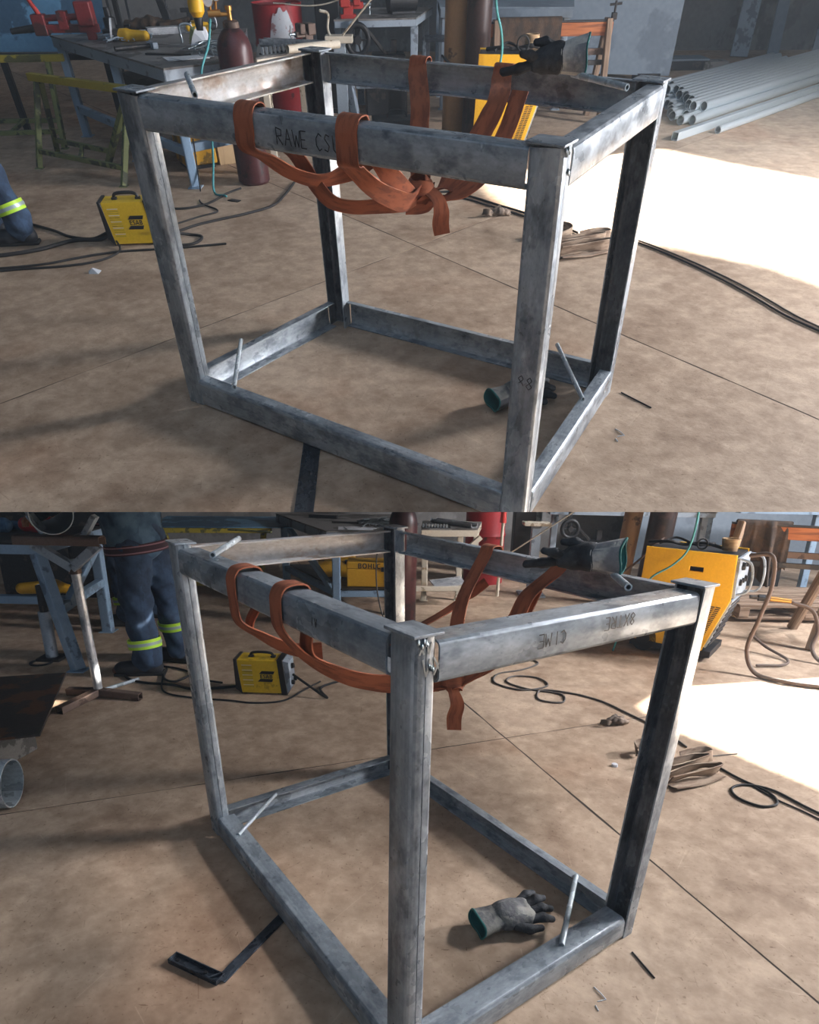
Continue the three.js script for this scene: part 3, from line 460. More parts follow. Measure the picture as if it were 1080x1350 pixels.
sling(LO, FL, 'orange webbing sling knotted across the lower frame behind its nearest post', {
  width: 0.058, knot: [0.142, 0.757, -1.95], twist: V(0.3, 0.9, 0.2), twist2: V(0.7, 0.4, 0.5),
  front: [
    { s: 0.40, path: [[-0.492, 0.986, -1.78], [-0.434, 0.941, -1.80], [-0.376, 0.900, -1.83], [-0.323, 0.881, -1.85], [-0.266, 0.882, -1.85]], back: [[-0.474, 0.954, -1.83], [-0.402, 0.910, -1.85], [-0.345, 0.874, -1.87], [-0.283, 0.83, -1.88], [-0.215, 0.782, -1.9], [-0.097, 0.74, -1.93], [0.05, 0.735, -1.95], [0.142, 0.756, -1.95]] },
    { s: 0.60, path: [[-0.308, 0.952, -1.65], [-0.276, 0.892, -1.72], [-0.226, 0.828, -1.80], [-0.153, 0.774, -1.87], [-0.048, 0.745, -1.92], [0.098, 0.745, -1.95]], back: [[-0.28, 0.93, -1.68], [-0.23, 0.86, -1.76], [-0.13, 0.79, -1.86], [0.03, 0.755, -1.94]] }],
  rear: [{ s: 0.43, path: [[0.183, 0.982, -2.2], [0.158, 0.908, -2.12], [0.149, 0.828, -2.03], [0.148, 0.76, -1.96]] }, { s: 0.66, path: [[0.360, 1.041, -1.96], [0.328, 0.967, -1.96], [0.275, 0.879, -1.96], [0.223, 0.80, -1.95], [0.160, 0.751, -1.95]] }],
  extra: [[[0.27, 1.01, -2.3], [0.20, 0.953, -2.3], [0.13, 0.914, -2.25], [0.036, 0.869, -2.2], [-0.055, 0.828, -2.1]], [[0.39, 1.06, -1.98], [0.335, 0.925, -1.98], [0.268, 0.812, -1.97], [0.196, 0.767, -1.96], [0.118, 0.737, -1.95], [0.074, 0.728, -1.95]]],
  tail: [[0.13, 0.765, -1.93], [0.142, 0.731, -1.92], [0.156, 0.684, -1.92], [0.148, 0.641, -1.92], [0.150, 0.597, -1.92]],
});

// ───────────────────────── gloves ─────────────────────────
// own axes: cuff opening at the origin, fingers towards +x, resting on y = 0
function glove(hall, label, base, turn, scale, lying) {
  const t = thing(hall, 'welding_glove', label, 'glove', base, turn), s = scale, c = 0.0045 * s, q = (a) => a.map((v) => v * s);
  const B = (a, b, ra, rb) => [q(a), q(b), ra * s, (rb ?? ra) * s];
  const wave = (x, y, z) => 0.002 * s * Math.sin(x * 70 / s + z * 40 / s) * Math.cos(y * 55 / s + z * 30);
  const palm = lying ? [B([0.10, 0.045, -0.02], [0.17, 0.04, -0.025], 0.034, 0.03), B([0.10, 0.045, 0.02], [0.17, 0.035, 0.02], 0.034, 0.028), B([0.085, 0.05, 0], [0.12, 0.045, 0], 0.042, 0.04)]
    : [B([0.11, 0.05, -0.015], [0.18, 0.042, -0.025], 0.036, 0.026), B([0.11, 0.05, 0.015], [0.18, 0.038, 0.02], 0.036, 0.026), B([0.10, 0.055, 0], [0.14, 0.05, 0], 0.045, 0.04)];
  const fingers = lying ? [[[0.17, 0.045, -0.042], [0.205, 0.055, -0.055], [0.235, 0.05, -0.062]], [[0.18, 0.045, -0.016], [0.222, 0.06, -0.022], [0.255, 0.05, -0.028]], [[0.18, 0.04, 0.010], [0.225, 0.05, 0.012], [0.262, 0.036, 0.012]], [[0.175, 0.034, 0.034], [0.215, 0.038, 0.042], [0.25, 0.022, 0.044]], [[0.115, 0.035, 0.045], [0.155, 0.026, 0.065], [0.195, 0.022, 0.068]]]
    : [[[0.18, 0.04, -0.03], [0.24, 0.026, -0.036], [0.295, 0.014, -0.03]], [[0.18, 0.036, -0.008], [0.245, 0.020, -0.012], [0.30, 0.014, -0.006]], [[0.18, 0.034, 0.014], [0.24, 0.018, 0.014], [0.29, 0.013, 0.014]], [[0.175, 0.05, -0.03], [0.20, 0.062, -0.045], [0.232, 0.068, -0.058]], [[0.115, 0.08, 0.005], [0.15, 0.094, 0.0], [0.185, 0.093, -0.006]]];
  const hand = part(t, 'hand', fieldMesh(palm, c, 0.02 * s, wave), lying ? M.gloveBack : M.gloveDark);
  for (const f of fingers) part(t, 'finger', fieldMesh([B(f[0], f[1], 0.0155, 0.0145), B(f[1], f[2], 0.0145, 0.011)], c * 0.8, 0.01 * s), M.gloveDark, 'blackened finger');
  // gauntlet: an open flattened sleeve with a turned teal lining
  const ring = (x, ry, rz, y) => Array.from({ length: 25 }, (_, i) => { const a = i / 24 * Math.PI * 2; return q([x + 0.004 * Math.sin(a * 3), Math.max(0.003, y + ry * Math.sin(a) * (1 + 0.05 * Math.sin(a * 5))), rz * Math.cos(a)]); });
  const sleeve = (rings) => { const pos = [], idx = [], n = rings[0].length; rings.forEach((r) => r.forEach((p) => pos.push(...p))); for (let i = 0; i + 1 < rings.length; i++) for (let j = 0; j + 1 < n; j++) { const a = i * n + j; idx.push(a, a + 1, a + n, a + 1, a + n + 1, a + n); } const g = new THREE.BufferGeometry(); g.setAttribute('position', new THREE.Float32BufferAttribute(pos, 3)); g.setIndex(idx); g.computeVertexNormals(); return boxUV(g); };
  const h = lying ? [0.036, 0.034, 0.042] : [0.058, 0.05, 0.045], y = lying ? [0.038, 0.042, 0.045] : [0.06, 0.056, 0.052];
  const outer = [ring(0, h[0], 0.058, y[0]), ring(0.045, h[1], 0.05, y[1]), ring(0.085, h[2] * 0.95, 0.046, y[2]), ring(0.125, h[2] * 0.75, 0.044, y[2])];
  const inner = [ring(0.12, h[2] * 0.7, 0.04, y[2]), ring(0.045, h[1] * 0.9, 0.045, y[1]), ring(0.002, h[0] * 0.92, 0.053, y[0])];
  part(t, 'cuff', sleeve(outer), lying ? M.gloveBack : M.glovePale, 'grey leather cuff'); part(t, 'lining', [sleeve(inner), tube(ring(-0.001, h[0] * 0.97, 0.056, y[0]), 0.004 * s, 48, 6)], M.gloveLining, 'teal lining at the cuff');
  part(t, 'seam', tube(ring(0.088, h[2] * 0.97, 0.047, y[2]), 0.0018 * s, 40, 5), M.glovePale);
  return t;
}
glove(UP, 'grey and black welding glove resting on the back rail of the upper frame', [0.645, 1.143, -3.215], 3.02, 0.98, false);
glove(LO, 'grey and black welding glove resting on the back rail of the lower frame', [0.585, 1.136, -1.80], 2.70, 0.90, false);
glove(UP, 'glove lying on the floor, mostly hidden by the near post of the upper frame', [0.40, 0.002, -2.98], 0.41, 1.25, true);
glove(LO, 'pale-backed glove lying in the open on the floor inside the lower frame', [0.235, 0.002, -1.655], 0.36, 1.0, true);

// ───────────────────────── small things on the floor round the frames ─────────────────────────
function cable(hall, name, label, category, pts, r, material = M.rubber, seg = 80) { const p = pts.map(([x, z, y]) => [x, (y ?? 0) + r + 0.0005, z]), b = [p[0][0], 0, p[0][2]]; return singleAt(hall, name, label, category, tube(p, r, seg, 6), material, b); }
function strapPile(hall, label, base, turn, s) {
  const t = thing(hall, 'folded_strap', label, 'strap', base, turn), w = 0.055 * s;
  const Z = (pts) => pts.map(([x, y, z]) => [x * s, y * s, z * s]);
  const up = (n, lean) => Array.from({ length: n }, (_, i) => V(0.15 * Math.sin(i), 1, lean + 0.35 * Math.sin(i * 2.1)));
  const runs = [
    Z([[-0.16, 0.032, 0.09], [-0.02, 0.034, 0.075], [0.10, 0.036, 0.085], [0.155, 0.034, 0.06], [0.12, 0.034, 0.025], [-0.02, 0.034, 0.03], [-0.16, 0.034, 0.05]]),
    Z([[-0.16, 0.034, 0.015], [-0.03, 0.036, 0.0], [0.10, 0.036, -0.005], [0.17, 0.036, -0.03], [0.14, 0.036, -0.06], [0.02, 0.034, -0.05], [-0.14, 0.034, -0.04]]),
    Z([[-0.15, 0.036, -0.075], [-0.06, 0.04, -0.10], [0.02, 0.042, -0.14], [0.03, 0.046, -0.20], [-0.03, 0.05, -0.25], [-0.10, 0.046, -0.24], [-0.13, 0.04, -0.19]]),
    Z([[0.05, 0.034, -0.085], [0.13, 0.036, -0.10], [0.21, 0.036, -0.09], [0.22, 0.034, -0.055], [0.16, 0.034, -0.045]])];
  runs.forEach((r, i) => part(t, 'fold', ribbon(r, up(r.length, 0.55 - i * 0.3), w, 0.006 * s, 70), M.webbingDusty));
  part(t, 'fold', ribbon(Z([[-0.17, 0.012, 0.12], [0, 0.008, 0.115], [0.14, 0.008, 0.09]]), [V(0, 0.25, 1), V(0, 0.1, 1), V(0, 0.2, 1)], w, 0.006 * s, 30), M.webbingDusty);
  return t;
}
strapPile(LO, 'heap of dusty brown webbing folded on the floor beside the lower sunlit patch', [1.34, 0, -2.78], 0.35, 1.0);
strapPile(UP, 'heap of dusty brown webbing folded on the floor beside the upper sunlit patch', [1.20, 0, -5.22], 0.30, 1.25);
function rag(hall, label, base, turn, s) {
  const t = thing(hall, 'rag', label, 'rag', base, turn);
  const lump = fieldMesh([[[-0.06 * s, 0.014, 0], [0.02 * s, 0.03 * s, 0.02 * s], 0.014 * s, 0.02 * s], [[0.02 * s, 0.03 * s, 0.02 * s], [0.085 * s, 0.016, 0.01 * s], 0.02 * s, 0.015 * s], [[-0.02 * s, 0.02 * s, -0.02 * s], [0.03 * s, 0.028 * s, -0.05 * s], 0.014 * s, 0.016 * s], [[0.03 * s, 0.02 * s, -0.03 * s], [0.08 * s, 0.015, -0.055 * s], 0.016 * s, 0.012 * s]], 0.005 * s, 0.012 * s, (x, y, z) => 0.004 * Math.sin(x * 140) * Math.cos(z * 150 + y * 60));
  part(t, 'cloth', lump, M.rag); part(t, 'fold', ribbon([[-0.07 * s, 0.012, 0.01 * s], [-0.095 * s, 0.03 * s, 0.03 * s], [-0.06 * s, 0.035 * s, 0.05 * s], [-0.03 * s, 0.016, 0.03 * s]], [V(0, 1, 0.3), V(0.3, 1, 0), V(0, 1, 0), V(0, 1, 0.2)], 0.03 * s, 0.004, 24), M.rag); return t;
}
rag(LO, 'crumpled grey-brown rag on the floor behind the lower frame', [1.16, 0, -3.34], 0.1, 0.9); rag(UP, 'crumpled grey-brown rag on the floor behind the upper frame', [0.69, 0, -6.0], 0.1, 1.15);
single(LO, 'filler_rod', 'thin dark rod on the floor to the right of the lower frame', 'rod', rod([-0.054, 0.003, 0], [0.054, 0.003, 0], 0.0028), M.darkMetal, [0.73, 0, -1.535], -1.25);
single(UP, 'filler_rod', 'thin dark rod on the floor to the right of the upper frame', 'rod', rod([-0.095, 0.003, 0], [0.095, 0.003, 0], 0.0032), M.darkMetal, [1.115, 0, -3.065], -0.94);
for (const [hall, b, s, where] of [[LO, [0.57, 0, -1.41], 1, 'lower'], [UP, [0.975, 0, -2.75], 1.3, 'upper']]) {
  const t = thing(hall, 'wire_offcut', `bent bright wire offcut on the floor right of the ${where} frame`, 'wire', b);
  part(t, 'wire', [tube([[-0.012 * s, 0.002, -0.035 * s], [0.0, 0.004, -0.012 * s], [0.010 * s, 0.002, 0.008 * s]], 0.0018 * s, 16, 5), rod([0.010 * s, 0.002, 0.008 * s], [-0.016 * s, 0.002, 0.016 * s], 0.0014 * s)], M.white); part(t, 'wire', rod([-0.025 * s, 0.002, 0.03 * s], [-0.022 * s, 0.002, 0.048 * s], 0.0018 * s), M.white);
}
function trySquare(hall, label, stock, tip, corner, wBlade, wStock, cut) {   // cast stock with two holes, flat blade
  const t = thing(hall, 'try_square', label, 'square', [corner[0], 0, corner[1]]), c = V(corner[0], 0, corner[1]), b = V(tip[0], 0, tip[1]), s = V(stock[0], 0, stock[1]);
  const keep = (g) => (cut ? clipped(merge([g]), CUT) : g);
  partAt(t, 'blade', keep(bar(c.clone().setY(0.006), b.clone().setY(0.006), wBlade, 0.003, null, 0.0008)), M.blued);
  if (!stock.length) return t;
  const d = s.clone().sub(c), L = d.length(); d.normalize(); const n = V(0, 1, 0).cross(d), y = 0.011;
  const beam = (o, w, h, yy) => bar(c.clone().addScaledVector(n, o).setY(yy), s.clone().addScaledVector(n, o).setY(yy), w, h, null, 0.001);
  partAt(t, 'stock', [beam(0, wStock, 0.008, 0.006), beam(wStock / 2 - 0.002, 0.004, 0.016, y), beam(-wStock / 2 + 0.002, 0.004, 0.016, y), bar(s.clone().addScaledVector(n, -wStock / 2).setY(y), s.clone().addScaledVector(n, wStock / 2).setY(y), 0.004, 0.016, null, 0.001), bar(c.clone().addScaledVector(d, wStock * 0.9).addScaledVector(n, wStock / 2).setY(y), c.clone().addScaledVector(d, wStock * 0.2).addScaledVector(n, -wStock / 2).setY(y), 0.004, 0.016, null, 0.001), bar(c.clone().addScaledVector(n, -wStock / 2).setY(y), c.clone().addScaledVector(n, wStock / 2).setY(y), 0.004, 0.016, null, 0.001)], M.blued);
  for (const f of [0.3, 0.88]) partAt(t, 'screw', lathe([[0, 0.0135], [0.006, 0.0135], [0.006, 0.009]], 12).translate(...c.clone().addScaledVector(d, L * f).toArray()), M.black);
  return t;
}
trySquare(LO, 'dark steel try square on the floor, its blade under the lower frame', [-0.695, -1.515], [-0.40, -1.71], [-0.53, -1.435], 0.036, 0.036);
{ const t = thing(UP, 'flat_bar', 'dark flat steel bar on the floor reaching out from under the upper frame', 'bar', [-0.43, 0, -2.4]); partAt(t, 'blade', clipped(merge([bar([-0.435, 0.004, -2.70], [-0.415, 0.004, -2.0], 0.078, 0.005, null, 0.001)]), CUT), M.blued); }
// cables and coils behind the frames
cable(LO, 'lead_cable', 'thin dark lead coiled loosely on the floor behind the lower frame', 'cable', [[0.62, -4.25], [0.80, -4.5], [0.92, -4.38], [0.78, -4.22], [0.60, -4.12], [0.56, -3.95], [0.72, -3.83], [0.90, -3.92], [0.86, -4.06], [0.70, -4.08], [0.64, -3.98], [0.74, -3.86], [0.96, -3.76], [0.93, -3.63], [0.80, -3.67], [0.84, -3.83], [1.0, -3.80], [1.17, -3.68], [1.30, -3.46], [1.42, -3.22], [1.46, -3.05]], 0.006, M.cableGrey, 160);
cable(LO, 'lead_cable', 'black lead looping on the floor right of the brown webbing, lower floor', 'cable', [[1.52, -2.86], [1.58, -2.72], [1.66, -2.58], [1.64, -2.49], [1.56, -2.47], [1.49, -2.54], [1.50, -2.62], [1.58, -2.66], [1.68, -2.62], [1.76, -2.47], [1.84, -2.33], [1.95, -2.2]], 0.006, M.rubber, 120);
cable(LO, 'lead_cable', 'second thin black lead on the lower floor crossing towards the right edge', 'cable', [[1.60, -2.70], [1.66, -2.54], [1.72, -2.45], [1.80, -2.32], [1.92, -2.18]], 0.004, M.rubber, 60);
cable(LO, 'pipe_nipple', 'short thin wire sticking out of the brown webbing, lower floor', 'wire', [[1.52, -2.93, 0.01], [1.62, -2.97], [1.70, -2.99]], 0.003, M.cableGrey, 20);
cable(UP, 'lead_cable', 'thin dark lead on the floor behind the upper frame, running to its far post', 'cable', [[0.05, -6.5], [0.36, -6.62], [0.55, -6.45], [0.72, -6.25], [0.90, -6.05], [1.1, -5.8], [1.25, -5.55]], 0.008, M.rubber, 80);
cable(UP, 'lead_cable', 'second dark lead beside the first behind the upper frame', 'cable', [[0.30, -6.52], [0.50, -6.40], [0.66, -6.22], [0.86, -6.0], [1.06, -5.74]], 0.006, M.rubber, 60);
cable(UP, 'lead_cable', 'dark double lead on the upper floor right of the far post, running right', 'cable', [[1.45, -5.6], [1.68, -5.28], [1.86, -4.97], [2.04, -4.58], [2.13, -4.33], [2.22, -4.05], [2.40, -3.7]], 0.006, M.rubber, 80);
cable(UP, 'lead_cable', 'thinner lead lying along the double lead on the upper floor', 'cable', [[1.52, -5.58], [1.75, -5.25], [1.93, -4.94], [2.11, -4.55], [2.20, -4.30], [2.29, -4.02], [2.47, -3.68]], 0.005, M.cableGrey, 70);
single(UP, 'paper_scrap', 'crumpled white scrap on the upper floor in front of the small yellow welder', 'scrap', hull([[-0.035, 0.001, 0.02], [0.03, 0.001, 0.025], [0.045, 0.012, -0.01], [0.0, 0.022, -0.02], [-0.045, 0.008, -0.015], [-0.01, 0.03, 0.0]]), M.white, [-2.07, 0, -4.81]);
single(UP, 'metal_offcut', 'small dark flat offcut on the upper floor in front of the maroon cylinder', 'offcut', bx(0.10, 0.006, 0.05, 0, 0.003, 0, 0.001), M.darkMetal, [-1.42, 0, -6.42], -0.5);
single(LO, 'round_offcut', 'small pale offcut on the lower floor left of the brown webbing', 'offcut', lathe([[0.0, 0.012], [0.014, 0.012], [0.016, 0.0]], 14), M.white, [1.02, 0, -2.83]);
single(LO, 'washer', 'flat black ring lying on the floor by the left bench, lower floor', 'ring', lathe([[0.055, 0], [0.075, 0], [0.075, 0.008], [0.055, 0.008], [0.055, 0]], 28), M.black, [-2.53, 0, -4.16]);

// ───────────────────────── the small welder with its lettering ─────────────────────────
const { FontLoader } = await import('three/addons/loaders/FontLoader.js'), { TextGeometry } = await import('three/addons/geometries/TextGeometry.js');
const font = await new FontLoader().loadAsync('fonts/droid/droid_sans_bold.typeface.json');
function lettering(text, size, depth = 0.001) { const g = new TextGeometry(text, { font, size, depth, curveSegments: 3 }); g.computeBoundingBox(); const b = g.boundingBox; g.translate(-(b.min.x + b.max.x) / 2, -(b.min.y + b.max.y) / 2, 0); return boxUV(g); }
function welder(hall, label, base, turn, s) {   // own axes: long along x, lettered side towards +z, controls at +x
  const t = thing(hall, 'welding_inverter', label, 'welding machine', base, turn), L = 0.30 * s, H = 0.205 * s, D = 0.15 * s, y0 = 0.012 * s, k = 0.022 * s;
  const prism = (pts, z0, z1) => { const sh = new THREE.Shape(pts.map(([x, y]) => new THREE.Vector2(x, y))); return boxUV(new THREE.ExtrudeGeometry(sh, { depth: z1 - z0 - 0.004, bevelEnabled: true, bevelSize: 0.002, bevelThickness: 0.002, bevelSegments: 1 })).translate(0, 0, z0 + 0.002); };
  part(t, 'case', prism([[-L / 2 + k, y0], [L / 2 - k, y0], [L / 2 - k * 1.9, y0 + H], [-L / 2 + k * 0.5, y0 + H]], -D / 2, D / 2), M.yellowBox);
  part(t, 'bezel', prism([[-L / 2 + k * 1.4, y0 - 0.006], [-L / 2 + k * 0.2, y0 + H + 0.006], [-L / 2 - k * 0.45, y0 + H + 0.006], [-L / 2 - k * 0.25, y0 - 0.006 + 0.03 * s]], -D / 2 - 0.004, D / 2 + 0.004), M.black);
  part(t, 'bezel', prism([[L / 2 - k * 1.1, y0 - 0.006], [L / 2 + k * 0.4, y0 - 0.006], [L / 2 - k * 0.7, y0 + H + 0.006], [L / 2 - k * 2.1, y0 + H + 0.006]], -D / 2 - 0.004, D / 2 + 0.004), M.black);
  part(t, 'front_panel', prism([[L / 2 + k * 0.4, y0], [L / 2 + k * 1.4, y0 + 0.03 * s], [L / 2 + k * 0.9, y0 + H * 0.95], [L / 2 - k * 0.6, y0 + H]], -D / 2 + 0.008, D / 2 - 0.008), M.greyBlue);
  part(t, 'knob', rod([L / 2 + k * 0.9, y0 + H * 0.75, 0], [L / 2 + k * 1.9, y0 + H * 0.78, 0], 0.018 * s, 0.015 * s, 14), M.black);
  for (const z of [-0.035, 0.035]) part(t, 'socket', rod([L / 2 + k * 1.0, y0 + H * 0.3, z * s], [L / 2 + k * 2.2, y0 + H * 0.3, z * s], 0.014 * s, 0.014 * s, 12), M.black);
  const hd = part(t, 'handle', [tube([[-0.075 * s, y0 + H - 0.004, 0], [-0.07 * s, y0 + H + 0.022 * s, 0], [-0.055 * s, y0 + H + 0.030 * s, 0], [0.045 * s, y0 + H + 0.030 * s, 0], [0.06 * s, y0 + H + 0.022 * s, 0], [0.068 * s, y0 + H - 0.004, 0]], 0.0085 * s, 40, 8), bx(0.03 * s, 0.016 * s, 0.03 * s, -0.072 * s, y0 + H + 0.006, 0), bx(0.03 * s, 0.016 * s, 0.03 * s, 0.066 * s, y0 + H + 0.006, 0)], M.black);
  for (let i = 0; i < 14; i++) part(t, 'vent_slot', bx(0.062 * s, 0.0026 * s, 0.003, -L / 2 + k * 3.0 + i * 0.0006 * s + 0.0006, y0 + H * 0.86 - i * 0.0105 * s, D / 2 + 0.0005, 0), i % 3 ? M.yellowWorn : M.white);
  const lx = 0.035 * s, ly = y0 + H * 0.52, z = D / 2 + 0.0005, bandOf = (y, h, sh) => prism([[lx - 0.046 * s + sh, ly + y], [lx + 0.038 * s + sh, ly + y], [lx + 0.046 * s + sh, ly + y + h], [lx - 0.030 * s + sh, ly + y + h]], z - 0.003, z + 0.003);
  const logo = part(t, 'emblem', [bandOf(0.017 * s, 0.016 * s, 0.004 * s), bandOf(-0.033 * s, 0.016 * s, -0.006 * s)], M.black, 'black slanted bars with lettering');
  part(logo, 'lettering', lettering('ESAB', 0.024 * s).translate(lx, ly, z), M.black);
  for (const [x, q] of [[-L / 2 + 0.04, -1], [-L / 2 + 0.04, 1], [L / 2 - 0.04, -1], [L / 2 - 0.04, 1]]) part(t, 'foot', bx(0.03 * s, 0.014 * s, 0.02 * s, x, 0.0072 * s, q * D * 0.35, 0.002), M.black);
  return t;
}
welder(LO, 'small yellow welding inverter on the lower floor between worker and frame', [-0.905, 0, -3.745], -0.03, 1.0);
welder(UP, 'small yellow welding inverter on the upper floor behind the left post', [-1.945, 0, -5.43], 0.10, 1.16);
{ // leads of the small welders
  const lead = (hall, label, pts, r) => cable(hall, 'welding_lead', label, 'cable', pts, r, M.rubber, 110);
  lead(LO, 'black welding lead on the lower floor looping from worker to welder', [[-1.97, -4.12], [-1.80, -3.86], [-1.66, -3.80], [-1.50, -3.78], [-1.36, -3.72], [-1.20, -3.74], [-1.08, -3.78]], 0.009);
  lead(LO, 'thin black lead on the lower floor passing in front of the welder', [[-1.62, -3.95], [-1.50, -3.66], [-1.30, -3.58], [-1.08, -3.55], [-0.92, -3.52], [-0.76, -3.56], [-0.66, -3.74], [-0.58, -3.9]], 0.006);
  lead(LO, 'black lead ring hanging by the worker\'s heel on the lower floor', [[-1.64, -4.08], [-1.58, -3.88], [-1.50, -3.84], [-1.44, -3.98], [-1.42, -4.16], [-1.50, -4.24]], 0.008);
  lead(LO, 'black lead running from the welder\'s front to the right, lower floor', [[-0.72, -3.74, 0.10], [-0.60, -3.66, 0.05], [-0.50, -3.62], [-0.56, -3.78], [-0.40, -3.95], [-0.22, -4.0], [-0.05, -3.95]], 0.008);
  lead(LO, 'black lead lying across the lower floor behind the worker', [[-1.98, -4.14], [-1.80, -4.12], [-1.66, -4.12], [-1.50, -4.05], [-1.36, -3.9], [-1.2, -3.84]], 0.007);
  lead(UP, 'black welding lead on the upper floor from left edge to the small welder', [[-3.3, -5.0], [-2.85, -5.10], [-2.60, -5.22], [-2.40, -5.42], [-2.22, -5.44], [-2.14, -5.46, 0.03]], 0.012);
  lead(UP, 'black lead from the worker\'s boot to the small welder, upper floor', [[-2.84, -5.79], [-2.62, -5.64], [-2.45, -5.50], [-2.28, -5.46], [-2.16, -5.44, 0.04]], 0.010);
  lead(UP, 'thin lead lying across the upper floor before the small welder', [[-3.2, -4.78], [-2.72, -4.88], [-2.45, -4.96], [-2.19, -5.12], [-2.0, -5.2], [-1.7, -5.25], [-1.3, -5.35]], 0.007);
  lead(UP, 'second thin lead across the upper floor before the small welder', [[-3.2, -4.68], [-2.6, -4.86], [-2.3, -4.92], [-2.1, -5.02], [-2.02, -5.22], [-2.08, -5.36, 0.03]], 0.007);
  lead(UP, 'black lead ring on the upper floor right of the left post', [[-1.72, -5.32, 0.08], [-1.60, -5.55], [-1.50, -5.50], [-1.52, -5.36], [-1.66, -5.30]], 0.009);
  lead(UP, 'long dark lead on the upper floor from the small welder to the maroon cylinder', [[-1.70, -5.62], [-1.60, -5.76], [-1.44, -5.90], [-1.25, -6.05], [-1.08, -6.25], [-1.02, -6.55], [-0.98, -6.95]], 0.009);
  lead(UP, 'dark lead on the upper floor beside the bench leg', [[-1.98, -6.25], [-1.82, -6.18], [-1.64, -6.28], [-1.5, -6.62], [-1.42, -6.75]], 0.008);
  lead(UP, 'thin lead trailing from the bench leg on the upper floor', [[-1.78, -6.9, 0.3], [-1.76, -6.72], [-1.68, -6.35], [-1.5, -6.12], [-1.62, -5.98], [-1.8, -5.75]], 0.006);
}

